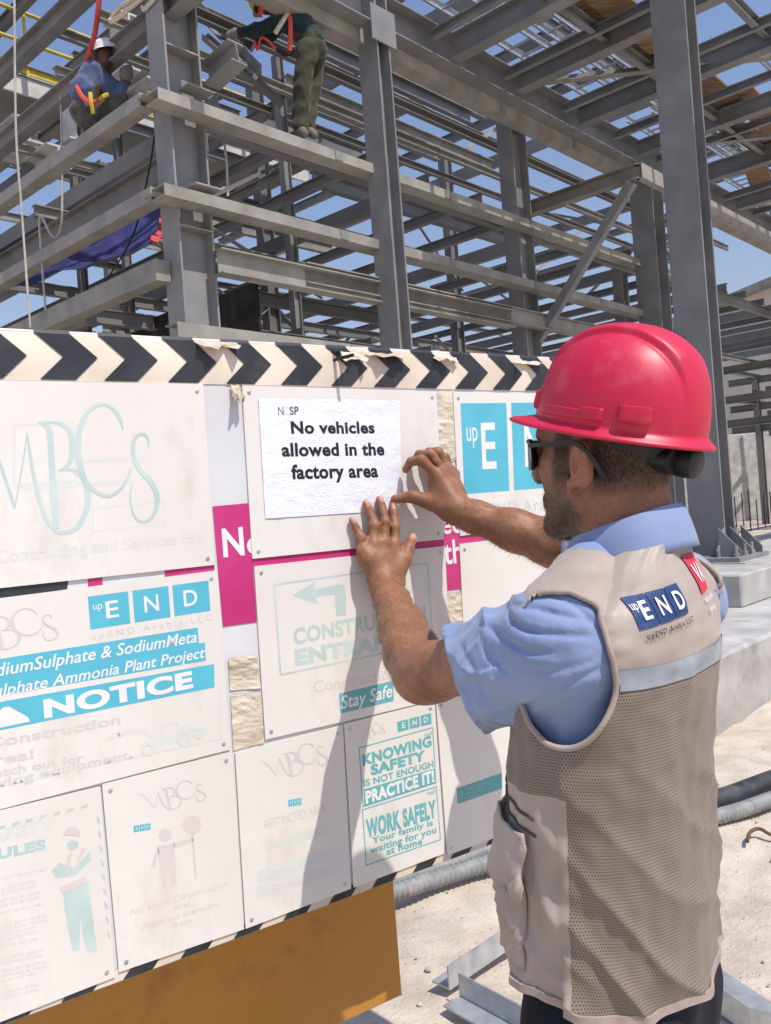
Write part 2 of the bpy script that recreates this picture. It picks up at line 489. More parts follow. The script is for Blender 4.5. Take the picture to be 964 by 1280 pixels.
for off in (1.5, 2.9):
    part_member(rack, 'stringer', p0 + A * 0.6 - B * off + Z * 0.05, p0 + A * 24 - B * off + Z * 0.05, 'C', 'steel', h=0.14, w=0.08)
for i, (aa, bb) in enumerate(((2.9, 0.3), (6.4, 0.35), (10.8, 0.3))):     # flat diagonal bracing under the platform
    p = flat(C2, ZP - 0.03) + A * aa - B * bb
    part_member(rack, 'brace', p, p + A * 2.9 - B * 3.6, 'L', 'steel_dusty', h=0.11, w=0.11, tf=0.01)
mb = MB(); mb.box(flat(C2, ZP + 0.8) - B * 0.02, A * 0.6, B * 0.22, Z * 0.02)
mb.build('bracket', M['steel'], rack)
mb = MB(); mb.box(flat(C2, ZP - 0.2) - B * 0.16, A * 0.40, B * 0.02, Z * 0.4)
mb.build('bracket', M['steel'], rack)
# base plate with gussets and bolts of the big column
pb = MB(); pb.box(flat(C3, 0.778), A * 0.85, B * 0.85, Z * 0.05)
pb.build('base_plate', M['steel'], rack, bevel=0.004)
for sa in (-1, 1):
    for sb in (-0.5, 0.5):
        g = MB()
        c = flat(C3) + B * (sb * 0.36)
        x0, x1 = sa * 0.152, sa * 0.36
        t = B * 0.01
        pts = [c + A * x0 + Z * 0.803, c + A * x1 + Z * 0.803, c + A * x1 + Z * 0.87, c + A * x0 + Z * 1.1]
        vs_ = [p_ - t for p_ in pts] + [p_ + t for p_ in pts]
        g.add(vs_, [(0, 1, 2, 3), (7, 6, 5, 4), (0, 4, 5, 1), (1, 5, 6, 2), (2, 6, 7, 3), (3, 7, 4, 0)])
        g.build('gusset', M['steel'], rack)
for sb in (-1, 1):
    for sa in (-0.6, 0.0, 0.6):
        g = MB()
        c = flat(C3) + A * (sa * 0.5)
        x0, x1 = sb * 0.188, sb * 0.40
        t = A * 0.01
        pts = [c + B * x0 + Z * 0.803, c + B * x1 + Z * 0.803, c + B * x1 + Z * 0.87, c + B * x0 + Z * 1.1]
        vs_ = [p_ - t for p_ in pts] + [p_ + t for p_ in pts]
        g.add(vs_, [(0, 1, 2, 3), (7, 6, 5, 4), (0, 4, 5, 1), (1, 5, 6, 2), (2, 6, 7, 3), (3, 7, 4, 0)])
        g.build('gusset', M['steel'], rack)
for sa in (-0.33, -0.1, 0.1, 0.33):
    for sb in (-0.36, 0.36):
        c = flat(C3, 0.803) + A * sa + B * sb
        g = MB(); g.tube([c, c + Z * 0.04, c + Z * 0.0401, c + Z * 0.12], [0.034, 0.034, 0.018, 0.018], 8)
        g.build('anchor_bolt', M['steel_dusty'], rack)

# concrete below the big column
ped = empty('concrete_pedestal', flat(C3))
tag(ped, 'square grey concrete pedestal carrying the big steel column', 'pedestal')
NC = Vector((3.059, 7.498, 0))
b_ = MB(); cc = NC + A * 1.25 + B * 0.95
b_.box(flat(cc, 0.455 + 0.145), A * 2.5, B * 1.9, Z * 0.29)
b_.build('pedestal_block', M['concrete'], ped, bevel=0.015)
g_ = MB(); g_.box(flat(C3, 0.746 + 0.003), A * 1.0, B * 1.0, Z * 0.012)
g_.build('grout_bed', M['concrete'], ped)
S0 = Vector((1.9, 5.298, 0))
def footing():
    bm = bmesh.new()
    rows = []
    L0, L1, n = -0.35, 17.0, 200
    for i in range(n + 1):
        a_ = L0 + (L1 - L0) * i / n
        p = S0 + A * a_
        j1 = 0.012 * noise.noise((a_ * 4, 0, 0)) + 0.006 * noise.noise((a_ * 17, 3, 0))
        rows.append([bm.verts.new(p - Z * 0.2), bm.verts.new(p + Z * 0.06 - B * (0.012 + j1)), bm.verts.new(p + Z * (0.30 + j1) - B * j1 * .5), bm.verts.new(p + Z * (0.43 + j1 * .3) - B * (0.004 + j1 * .6)),
                     bm.verts.new(p + Z * 0.452 + B * (0.022 + j1)), bm.verts.new(p + Z * 0.455 + B * 0.3), bm.verts.new(p + Z * 0.455 + B * 4.2), bm.verts.new(p - Z * 0.2 + B * 4.2)])
    for r0, r1 in zip(rows, rows[1:]):
        for k in range(8):
            bm.faces.new((r0[k], r1[k], r1[(k + 1) % 8], r0[(k + 1) % 8]))
    bm.faces.new(rows[0]); bm.faces.new(rows[-1][::-1])
    bmesh.ops.recalc_face_normals(bm, faces=bm.faces)
    me = bpy.data.meshes.new('concrete_footing'); bm.to_mesh(me); bm.free()
    return link('concrete_footing', smooth(me, 35), M['concrete'])
tag(footing(), 'long pale concrete footing slab on the sand at the right', 'footing')

# ================================================================== the hoarding with its faded signs
B0 = at(326, 573, 1.506)
B0u = Vector((B0.x, B0.y, 0))
def U(px, py, w=0.0):
    p = hit(px, py, B0 + BN * w, BN)
    return ((p - B0).dot(BT), p.z)
def W(u, v, w=0.0): return B0u + BT * u + Z * v + BN * w
def mat_flat(name, c, rough=0.5, var=0.06, scale=12, bump=0.0, spec=0.4, c3=None, bscale=60, **k):
    a = tuple(max(0, x * (1 - var)) for x in c); b = tuple(min(1, x * (1 + var)) for x in c)
    return noise_mat(name, a, b, scale=scale, rough=rough, bump=bump, spec=spec, c3=c3, bscale=bscale, **k)
M['panel'] = noise_mat('white_plastic_sheet', (0.725, 0.685, 0.635), (0.785, 0.755, 0.715), scale=3.5, rough=0.42, bump=0.30, bscale=9, c3=(0.56, 0.48, 0.39), s3=7, lo3=0.52, hi3=0.80, detail=10, bdist=0.012, stretch=(1, 1, 0.45))
M['plate'] = noise_mat('pale_grey_plate', (0.60, 0.60, 0.61), (0.70, 0.70, 0.71), scale=6, rough=0.5, bump=0.1, bscale=40)
M['pink'] = noise_mat('magenta_print', (0.50, 0.030, 0.16), (0.58, 0.045, 0.21), scale=9, rough=0.4, c3=(0.62, 0.15, 0.28), s3=18, lo3=0.64, hi3=0.8)
M['white_print'] = mat_flat('white_print', (0.80, 0.78, 0.78))
M['flake'] = noise_mat('flaking_cream_paint', (0.50, 0.42, 0.31), (0.74, 0.66, 0.53), scale=14, rough=0.9, bump=0.8, bscale=38, stretch=(1, 1, 2.2), bdist=0.006)
M['cream_tape'] = noise_mat('cream_tape', (0.62, 0.52, 0.41), (0.74, 0.65, 0.54), scale=9, rough=0.55, bump=0.25, bscale=240, c3=(0.50, 0.37, 0.24), s3=11, lo3=0.60, hi3=0.8, bdist=0.001)
M['black_tape'] = noise_mat('black_tape', (0.020, 0.022, 0.028), (0.040, 0.042, 0.050), scale=12, rough=0.42, bump=0.35, bscale=260, c3=(0.10, 0.09, 0.08), s3=9, lo3=0.62, hi3=0.85, bdist=0.001)
M['teal'] = mat_flat('teal_print', (0.10, 0.47, 0.60), c3=(0.22, 0.55, 0.64))
M['teal_dull'] = mat_flat('dull_teal_print', (0.14, 0.43, 0.45), c3=(0.24, 0.50, 0.50))
M['teal_pale'] = mat_flat('pale_teal_print', (0.41, 0.575, 0.565), var=0.1)
M['teal_ghost'] = mat_flat('bleached_teal_print', (0.515, 0.63, 0.605), var=0.09)
M['grey_ghost'] = mat_flat('bleached_grey_print', (0.61, 0.61, 0.59), var=0.04)
M['faint'] = mat_flat('nearly_gone_print', (0.675, 0.69, 0.668), var=0.03)
M['faint_pink'] = mat_flat('nearly_gone_red_print', (0.66, 0.60, 0.572), var=0.03)
M['orange'] = noise_mat('orange_painted_plate', (0.47, 0.215, 0.036), (0.54, 0.26, 0.05), scale=2.5, rough=0.45, bump=0.06, bscale=30, c3=(0.30, 0.115, 0.025), s3=5, lo3=0.55, hi3=0.72, detail=10)
M['paper'] = None
M['ink'] = mat_flat('black_ink', (0.014, 0.014, 0.016), rough=0.6)
M['ink_grey'] = mat_flat('grey_ink', (0.11, 0.11, 0.11), rough=0.6)

def make_paper():
    mt, nt, bs, nd, lk = new_mat('wet_white_paper')
    tc = nd.new('ShaderNodeTexCoord')
    mp = nd.new('ShaderNodeMapping'); mp.inputs['Scale'].default_value = (1, 1, 1.9); lk.new(tc.outputs['Object'], mp.inputs['Vector'])
    n1 = nd.new('ShaderNodeTexNoise'); n1.inputs['Scale'].default_value = 30; n1.inputs['Detail'].default_value = 1.5; n1.inputs['Distortion'].default_value = 1.8
    lk.new(mp.outputs['Vector'], n1.inputs['Vector'])
    r = nd.new('ShaderNodeValToRGB'); e = r.color_ramp.elements; e[0].position = 0.44; e[1].position = 0.56
    e[0].color = (0, 0, 0, 1); e[1].color = (0, 0, 0, 1)
    k = r.color_ramp.elements.new(0.50); k.color = (1, 1, 1, 1)
    lk.new(n1.outputs['Fac'], r.inputs['Fac'])
    n2 = nd.new('ShaderNodeTexNoise'); n2.inputs['Scale'].default_value = 7; lk.new(tc.outputs['Object'], n2.inputs['Vector'])
    mu = nd.new('ShaderNodeMath'); mu.operation = 'MULTIPLY'; lk.new(r.outputs['Color'], mu.inputs[0]); lk.new(n2.outputs['Fac'], mu.inputs[1])
    bp = nd.new('ShaderNodeBump'); bp.inputs['Strength'].default_value = 0.38; bp.inputs['Distance'].default_value = 0.0022
    lk.new(mu.outputs[0], bp.inputs['Height']); lk.new(bp.outputs['Normal'], bs.inputs['Normal'])
    bs.inputs['Base Color'].default_value = (0.80, 0.81, 0.87, 1); bs.inputs['Roughness'].default_value = 0.5
    return mt
M['paper'] = make_paper()

_txt_cache = {}
def text2d(s, bold=0.0, shear=0.0, space=1.0):
    key = (s, bold, shear, space)
    if key in _txt_cache: return _txt_cache[key]
    cu = bpy.data.curves.new('t', 'FONT'); cu.body = s; cu.offset = bold; cu.shear = shear; cu.space_character = space * (1 + 1.6 * bold)
    cu.resolution_u = 4
    ob = bpy.data.objects.new('t', cu); col.objects.link(ob)
    dg = bpy.context.evaluated_depsgraph_get(); dg.update()
    me = bpy.data.meshes.new_from_object(ob.evaluated_get(dg))
    vs_ = [(v.co.x, v.co.y) for v in me.vertices]; fs_ = [tuple(p.vertices) for p in me.polygons]
    bpy.data.objects.remove(ob); bpy.data.curves.remove(cu); bpy.data.meshes.remove(me)
    _txt_cache[key] = (vs_, fs_)
    return vs_, fs_
def text_into(mb, s, o, ex, ey, bold=0.0, shear=0.0, space=1.0, put=None, flatout=False):
    """text whose ink box starts at o on the baseline, ex = vector to the right end, ey = vector to the top of the tallest letter"""
    vs_, fs_ = text2d(s, bold, shear, space)
    x0 = min(v[0] for v in vs_); x1 = max(v[0] for v in vs_); y1 = max(v[1] for v in vs_); yb = bold
    pts = []
    for x, y in vs_:
        a, b = (x - x0) / (x1 - x0), (y + yb) / (y1 + yb)
        pts.append(put(o[0] + ex[0] * a + ey[0] * b, o[1] + ex[1] * a + ey[1] * b))
    if not flatout:                                          # neighbouring letters that touch lie a hair apart
        par = list(range(len(vs_)))
        def root(i):
            while par[i] != i: par[i] = par[par[i]]; i = par[i]
            return i
        for f_ in fs_:
            for i in f_[1:]: par[root(i)] = root(f_[0])
        ids = {}
        for i in range(len(vs_)): ids.setdefault(root(i), len(ids))
        pts = [p + BN * (0.00005 * (ids[root(i)] % 3)) for i, p in enumerate(pts)]
    mb.add(pts, fs_)
def btext(mb, s, bl, br, top, w, **k):
    """lettering on the board from pixel corners: baseline left, baseline right, y of the tall letters' top at the left"""
    mb.cuts.append((len(mb.v), len(mb.f)))
    a, b, c = U(*bl), U(*br), U(bl[0] - 0.07 * (bl[1] - top), top)
    text_into(mb, s, a, (b[0] - a[0], b[1] - a[1]), (0, c[1] - a[1]), put=lambda u, v: W(u, v, w), **k)
def bquad(mb, pts, w):
    mb.add([W(*U(*p), w) for p in pts], [tuple(range(len(pts)))])
def quadframe(mb, pts, th, w):
    q = [Vector((*U(*p), 0)) for p in pts]
    c = sum(q, Vector()) / 4
    inner = []
    for p in q:
        d = p - c
        inner.append(c + Vector((d.x - math.copysign(th, d.x), d.y - math.copysign(th, d.y), 0)))
    for i in range(4):
        j = (i + 1) % 4
        mb.quad(*[W(x.x, x.y, w) for x in (q[i], q[j], inner[j], inner[i])])
def ribbon(mb, pts, put, closed=False):
    """calligraphic stroke: (x, y, width) control points smoothed to a ribbon"""
    n = len(pts)
    sm = []
    for i in range(n - 1):
        p0, p1, p2, p3 = [np.array(pts[max(0, min(n - 1, k))], float) for k in (i - 1, i, i + 1, i + 2)]
        for t in np.linspace(0, 1, 7)[:-1]:
            sm.append(0.5 * (2 * p1 + (p2 - p0) * t + (2 * p0 - 5 * p1 + 4 * p2 - p3) * t * t + (3 * p1 - p0 - 3 * p2 + p3) * t ** 3))
    sm.append(np.array(pts[-1], float))
    L, R_ = [], []
    for i, p in enumerate(sm):
        d = sm[min(i + 1, len(sm) - 1)][:2] - sm[max(i - 1, 0)][:2]
        d = d / (np.linalg.norm(d) + 1e-9)
        nn = np.array((-d[1], d[0])) * max(p[2], 1.5) / 2
        L.append(p[:2] + nn); R_.append(p[:2] - nn)
    vs_ = [put(*x) for x in L] + [put(*x) for x in R_]
    k = len(sm)
    mb.add(vs_, [(i, i + 1, k + i + 1, k + i) for i in range(k - 1)])
MBC = [
    [(-105, 420, 6), (-60, 425, 10), (-40, 470, 12), (0, 560, 13), (52, 715, 12)], [(50, 722, 6), (75, 590, 7), (98, 445, 6)],
    [(98, 445, 6), (112, 545, 12), (132, 650, 14), (160, 740, 14), (195, 795, 14), (235, 806, 15), (280, 785, 18), (312, 725, 22), (318, 660, 22), (300, 605, 20), (262, 578, 12), (212, 578, 6)],
    [(136, 404, 6), (165, 415, 16), (180, 450, 22), (190, 600, 24), (204, 790, 22)], [(150, 405, 6), (210, 406, 10), (250, 435, 18), (262, 490, 21), (256, 540, 18), (235, 568, 10), (212, 578, 5)],
    [(446, 430, 4), (437, 395, 13), (410, 355, 11), (370, 338, 11), (325, 360, 14), (295, 410, 18), (282, 480, 22), (290, 560, 20), (315, 625, 16), (355, 662, 13), (395, 672, 12), (432, 652, 10), (460, 615, 8), (476, 570, 6)],
    [(541, 492, 4), (535, 458, 9), (512, 446, 9), (490, 462, 12), (482, 500, 13), (490, 545, 15), (515, 585, 17), (548, 622, 18), (570, 670, 19), (566, 720, 15), (545, 755, 10), (515, 766, 8), (490, 748, 7), (476, 705, 6), (473, 660, 6), (484, 625, 4)],
]
def mbc_logo(mb, w, box=None, thick=1.0):
    """the flowing letter logo; box = pixel corners (TL, TR, BL) of the drawing's 690 x 470 field"""
    if box is None:
        put0 = lambda x, y: U(x / 2.92, 390 + y / 2.92)
    else:
        a, b, c = [Vector((*U(*p), 0)) for p in box]
        def put0(x, y):
            q = a + (b - a) * ((x + 105) / 690) + (c - a) * ((y - 335) / 475)
            return (q.x, q.y)
    for i, st in enumerate(MBC):
        ribbon(mb, [(x, y, z * thick) for x, y, z in st], lambda x, y: W(*put0(x, y), w + 0.00005 * i))
def end_logo(parent, tl, tr, br, bl, w, mat='teal', up=True, gap=0.035):
    a, b, c, d = [Vector((*U(*p), 0)) for p in (tl, tr, br, bl)]
    def put(x, y, w_=w):
        top = a + (b - a) * x; bot = d + (c - d) * x
        q = top + (bot - top) * y
        return W(q.x, q.y, w_)
    g = gap / 2
    sq, wl = MB(), MB()
    for i in range(3):
        x0, x1 = i / 3 + (g if i else 0), (i + 1) / 3 - (g if i < 2 else 0)
        sq.quad(put(x0, 1), put(x1, 1), put(x1, 0), put(x0, 0))
        l0, l1 = (i / 3 + 0.13, i / 3 + 0.23) if i == 0 else (i / 3 + 0.105, i / 3 + 0.225)
        text_into(wl, 'END'[i], (l0, 0.74), (l1 - l0, 0), (0, -0.52), bold=0.012, put=lambda x, y: put(x, y, w + 0.0002))
    if up: text_into(wl, 'up', (0.03, 0.42), (0.075, 0), (0, -0.15), put=lambda x, y: put(x, y, w + 0.0002))
    s_ = sq.build('logo_square', M[mat], parent)
    wl.build('lettering', M['white_print'], s_)

hoard = empty('site_hoarding', W(0.1, 0, -0.03))
hoard.rotation_euler = (0, 0, 0)
tag(hoard, 'tall white site hoarding with black and cream chevron tape and an orange lower plate', 'hoarding')
UL, UR = -1.75, 0.80
VT, VB = 1.845, 0.832
def slab(mb, u0, u1, v0, v1, w0, w1):
    c = W((u0 + u1) / 2, (v0 + v1) / 2, (w0 + w1) / 2)
    mb.box(c, BT * (u1 - u0), BN * (w1 - w0), Z * (v1 - v0))
mb = MB(); slab(mb, UL, UR, VB, VT, -0.022, 0.0)
mb.build('back_plate', M['plate'], hoard)
# chevron tape, wrapped over the top edge
n = 90
t1 = MB()
vs_, fs_ = [], []
for i in range(n + 1):
    u = UL + (UR - UL) * i / n
    j = 0.0012 * noise.noise((u * 9, 1, 0))
    vs_ += [W(u, 1.7695 + j * .5, 0.0015), W(u, 1.838, 0.0018 + abs(j)), W(u, 1.8478 + j, -0.002), W(u, 1.8478 + j, -0.022)]
for i in range(n):
    for k in range(3):
        fs_.append((i * 4 + k, i * 4 + 4 + k, i * 4 + 5 + k, i * 4 + 1 + k))
t1.add(vs_, fs_)
tape = t1.build('chevron_tape', M['cream_tape'], hoard, sm=40)
tips = [(33.6, 445), (79, 446.5), (122, 447.5), (156.5, 448.5), (197, 449.5), (234, 451), (271, 452.5), (305, 454), (339, 455), (371.5, 456), (403, 457)]
tips2 = [(435, 461), (459.5, 463.5), (487, 465), (513, 466), (538, 467), (563, 467.5), (586, 468), (610, 468.5), (632, 469), (653, 469.5), (671, 469.7), (692, 470)]
uL = [U(*t_, 0.002)[0] for t_ in tips]
dd = (uL[10] - uL[0]) / 10
uL = [uL[0] - dd * k for k in range(26, 0, -1)] + uL          # index parity: last of uL closes a black arrow
uR = [U(*t_, 0.002)[0] for t_ in tips2]
uR += [uR[-1] + 0.038 * k for k in range(1, 5)]
def chevrons(bounds, dep, first_black, lim0, lim1):
    for i in range(len(bounds) - 1):
        if (i % 2 == 0) != first_black: continue
        a, b = bounds[i], bounds[i + 1]
        vt, vm, vb = 1.8425, 1.807, 1.7710
        def cl(x): return min(max(x, lim0), lim1)
        k = MB()
        w = 0.0032
        pts = [(cl(a - dep), vt), (cl(b - dep), vt), (cl(b), vm), (cl(b - dep * .92), vb), (cl(a - dep * .92), vb), (cl(a), vm)]
        if pts[2][0] - pts[5][0] < 0.004: continue
        k.add([W(u, v, w) for u, v in pts], [(0, 1, 2, 5), (5, 2, 3, 4)])
        if pts[1][0] - pts[0][0] > 0.004:
            k.add([W(pts[0][0], vt, w), W(pts[1][0], vt, w), W(pts[1][0], 1.8488, -0.001), W(pts[0][0], 1.8488, -0.001)], [(0, 1, 2, 3)])
        k.build('chevron_arrow', M['black_tape'], tape)
nL = len(uL)
chevrons(uL, 0.040, (nL % 2 == 0), UL, uL[-1])
chevrons(uR, 0.044, True, uL[-1] - 0.02, UR)
# peeled scraps along the top edge
def scrap(px, py, wd, hg, seed, curl=0.02):
    rnd = random.Random(seed)
    u, v = U(px, py)
    k = MB(); nn = 7
    vs_ = []
    for i in range(nn + 1):
        t = i / nn
        low = hg * (0.35 + 0.65 * rnd.random())
        up = 0.003 * rnd.random()
        vs_ += [W(u + wd * t, v + up, 0.0045), W(u + wd * t + rnd.uniform(-.003, .003), v - low * .5, 0.006 + curl * .25 * rnd.random()), W(u + wd * t + rnd.uniform(-.004, .004), v - low, 0.007 + curl * rnd.random())]
    fs_ = []
    for i in range(nn):
        fs_ += [(i * 3, i * 3 + 3, i * 3 + 4, i * 3 + 1), (i * 3 + 1, i * 3 + 4, i * 3 + 5, i * 3 + 2)]
    k.add(vs_, fs_)
    k.build('torn_tape', M['flake'], hoard)
scrap(243, 427, 0.075, 0.016, 1); scrap(424, 441, 0.05, 0.022, 2); scrap(455, 442, 0.09, 0.012, 3); scrap(540, 447, 0.06, 0.010, 4); scrap(640, 452, 0.08, 0.010, 5)
scrap(287, 483, 0.016, 0.035, 6, 0.03)
# the older printed sheet below the signs
mb = MB(); bquad(mb, [(278.5, 783.5), (320.5, 777.5), (310, 629), (265.5, 633)], 0.0012); mb.build('magenta_band', M['pink'], hoard)
mb = MB(); bquad(mb, [(557.5, 738), (576, 736), (571, 640), (550, 648)], 0.0012); mb.build('magenta_band', M['pink'], hoard)
mb = MB(); bquad(mb, [(316, 712), (556, 690), (556, 668), (312, 690)], 0.0009); bquad(mb, [(571, 685), (738, 666), (738, 648), (571, 664)], 0.0009); bquad(mb, [(206, 726), (268, 716), (268, 700), (206, 706)], 0.0009); mb.build('magenta_line', M['pink'], hoard)
mb = MB(); bquad(mb, [(110, 736), (128, 734), (128, 716), (110, 718)], 0.0009); mb.build('magenta_line', M['pink'], hoard)
mb = MB(); bquad(mb, [(-4, 752), (84, 736), (86, 720), (-4, 734)], 0.0009); mb.build('black_band', M['black_tape'], hoard)
mb = MB(); btext(mb, 'N', (279, 697), (305.5, 694), 661, 0.002, bold=0.03); btext(mb, 'o', (309, 694), (331, 691), 672, 0.002, bold=0.03)
btext(mb, 'ec', (552, 668), (576, 666), 650, 0.002, bold=0.02); btext(mb, 'th', (555, 706), (578, 703), 676, 0.002, bold=0.02)
mb.build('lettering', M['white_print'], hoard)
def flake(q, name='flaked_paint'):
    k = MB(); a, b, c, d = [Vector((*U(*p), 0)) for p in q]
    nx, ny = 8, 14
    vs_, fs_ = [], []
    for j in range(ny + 1):
        for i in range(nx + 1):
            x, y = i / nx, j / ny
            p = (a + (b - a) * x) * (1 - y) + (d + (c - d) * x) * y
            vs_.append(W(p.x, p.y, 0.0016 + 0.003 * abs(noise.noise((p.x * 40, p.y * 130, 2)))))
    for j in range(ny):
        for i in range(nx):
            k0 = j * (nx + 1) + i; fs_.append((k0, k0 + 1, k0 + nx + 2, k0 + nx + 1))
    k.add(vs_, fs_); k.build(name, M['flake'], hoard)
flake([(285, 823), (320, 819), (326, 860), (287, 863)]); flake([(288, 869), (326, 866), (330, 928), (291, 938)])
flake([(544, 489), (566, 490), (569, 575), (548, 585)])
flake([(558, 742), (577, 740), (580, 790), (561, 790)])
# bottom hazard tape
bot = MB()
st = 0.0
vb0, vb1 = 0.8335, 0.853
bt = MB(); bt.quad(W(UL, vb0, 0.0012), W(UR, vb0, 0.0012), W(UR, vb1, 0.0012), W(UL, vb1, 0.0012))
bt = bt.build('bottom_tape', M['cream_tape'], hoard)
u = UL + 0.05
while u < UR - 0.09:
    k = MB(); k.quad(W(u, vb0, 0.0024), W(u + 0.047, vb0, 0.0024), W(u + 0.066, vb1, 0.0024), W(u + 0.019, vb1, 0.0024)); k.build('stripe', M['black_tape'], bt)
    u += 0.093
# orange plate, stiffeners and feet
mb = MB(); slab(mb, UL, U(498, 1180, -0.185)[0], U(505, 1243, -0.185)[1], 0.87, -0.197, -0.185)
mb.build('orange_plate', M['orange'], hoard, bevel=0.002)
for u in (-1.3, -0.35, 0.78):
    mb = MB(); mb.box(W(u, 0.91, -0.25), BT * 0.06, BN * 0.06, Z * 1.80); mb.build('post', M['galv'], hoard)
for v in (0.95, 1.72):
    mb = MB(); mb.box(W((UL + UR) / 2, v, -0.121), BT * (UR - UL - .1), BN * 0.196, Z * 0.05); mb.build('rail', M['galv'], hoard)
# nail near the top
mb = MB(); q = W(*U(417, 450), 0); mb.tube([q + BN * 0.0, q + BN * 0.05 + BT * 0.012], 0.0035, 8); mb.build('nail', M['black'], hoard)
mb = MB(); q = W(*U(420, 441), 0.004); mb.tube([q - BT * 0.008, q + BT * 0.004 + Z * 0.004, q + BT * 0.006 - Z * 0.012], 0.004, 6); mb.build('nail', M['black'], hoard)

# steel foot of the hoarding lying on the sand
foot = empty('angle_steel_base', ground(565, 1245))
tag(foot, 'bare galvanised angle steel base frame lying on the sand below the man', 'steel base')
fa, fb, fc = ground(563, 1246), ground(652, 1184), ground(645, 1292)
fd = fb + (fb - fa) * 1.6; fe = fc + (fc - fa) * 1.2
for (p, q) in ((fa, fd), (fa + (fe - fa).normalized() * .05, fe)):
    k = MB(); d = (q - p).normalized(); s_ = Vector((-d.y, d.x, 0))
    k.prism([(0, 0), (0.075, 0), (0.075, 0.006), (0.006, 0.006), (0.006, 0.075), (0, 0.075)], p + Z * 0.02, q + Z * 0.02, s_ * (1 if p is fa else -1), Z)
    k.build('angle_bar', M['galv'], foot)
k = MB(); k.box(ground(905, 1262) + Z * 0.05, (ground(940, 1290) - ground(870, 1240)) * 1.7, Vector((0.1, -0.06, 0)), Z * 0.08); 
wf = k.build('angle_bar', M['galv'], foot)

# ------------------------------------------------------------------ the sign sheets
WP1 = 0.0042                                               # face of a sheet, proud of the plate
WT = WP1 + 0.00018
def sheet(name, label, q, cat='sign', base=0.0010):
    pts = [U(*p) for p in q]
    c = (sum(p[0] for p in pts) / 4, sum(p[1] for p in pts) / 4)
    e = empty(name, W(*c, 0)); tag(e, label, cat, 'faded sheets on the hoarding')
    k = MB()
    k.add([W(*p, WP1) for p in pts] + [W(*p, base) for p in pts], [(0, 1, 2, 3), (7, 6, 5, 4), (0, 4, 5, 1), (1, 5, 6, 2), (2, 6, 7, 3), (3, 7, 4, 0)])
    k.build('sheet', M['panel'], e)
    for (u_, v_) in pts:
        su, sv = u_ + (0.012 if u_ < c[0] else -0.012), v_ + (0.012 if v_ < c[1] else -0.012)
        if random.random() < 0.75:
            k = MB(); o_ = W(su, sv, WP1); k.tube([o_, o_ + BN * 0.0012, o_ + BN * 0.0018], [0.0034, 0.0034, 0.0018], 10); k.build('screw', M['galv'], e)
    return e
def L(parent, mat, fn, name='lettering'):
    k = MB(); fn(k); return k.build(name, M[mat], parent)
def z3(x, y): return (x / 2.92, 390 + y / 2.92)
def z4(x, y): return (280 + x / 2.295, 400 + y / 2.295)
def z5(x, y): return (x / 2.92, 680 + y / 2.92)
def z6(x, y): return (x / 2.92, 950 + y / 2.92)
def z7(x, y): return (280 + x / 2.41, 680 + y / 2.41)

p1 = sheet('sign_sheet', 'large bleached sheet with a flowing monogram, topmost at the left end', [(-120, 473.5), (253, 480.5), (267.5, 706), (-120, 748)])
L(p1, 'teal_ghost', lambda k: mbc_logo(k, WT), 'monogram')
L(p1, 'faint', lambda k: btext(k, 'Care Contracting and Services Est.', z3(-190, 935), z3(742, 838), 390 + 885 / 2.92, WT, bold=0.02))
def ghost_grid(k):
    quadframe(k, [z3(45, 410), z3(270, 400), z3(280, 620), z3(45, 640)], 0.004, WT - 0.00007)
    quadframe(k, [z3(330, 715), z3(600, 690), z3(602, 780), z3(335, 805)], 0.003, WT - 0.00012)
    bquad(k, [z3(290, 540), z3(550, 528), z3(550, 540), z3(290, 552)], WT - 0.00007); bquad(k, [z3(60, 640), z3(480, 612), z3(480, 626), z3(60, 654)], WT - 0.00007)
L(p1, 'faint', ghost_grid, 'ghost_print')

p2 = sheet('sign_sheet', 'plain white backing sheet under the fresh paper notice', [(301.5, 482), (544, 489.5), (553.3, 674), (314.5, 698.5)])
p3 = sheet('sign_sheet', 'white sheet with big teal logo squares beside the red helmet', [(565, 490.6), (738, 494.5), (741, 648), (574, 670)])
end_logo(p3, z4(675, 240), z4(1058, 236), z4(1064, 471), z4(686, 500), WT)
L(p3, 'teal_ghost', lambda k: btext(k, 'upEND Arabia LLC', (590, 648), (735, 630), 632, WT, space=1.25))

p4 = sheet('sign_sheet', 'white notice sheet with teal project bands at the left', [(-120, 763), (270.5, 713), (287.3, 936), (-120, 1042)])
end_logo(p4, z5(318, 192), z5(757, 133), z5(765, 243), z5(328, 312), WT)
L(p4, 'grey_ghost', lambda k: btext(k, 'upEND Arabia LLC', z5(330, 350), z5(770, 278), 680 + 326 / 2.92, WT, bold=0.01, space=1.4))
L(p4, 'grey_ghost', lambda k: mbc_logo(k, WT, [z5(-190, 262), z5(205, 222), z5(-175, 408)]), 'monogram')
def band(k):
    bquad(k, [z5(-300, 528), z5(723, 362), z5(718, 304), z5(-300, 466)], WT)
    bquad(k, [z5(-300, 602), z5(748, 425), z5(745, 358.5), z5(-300, 528.5)], WT)
    bquad(k, [z5(-300, 738), z5(780, 522), z5(778, 437), z5(-300, 628)], WT)
bd = L(p4, 'teal', band, 'colour_band')
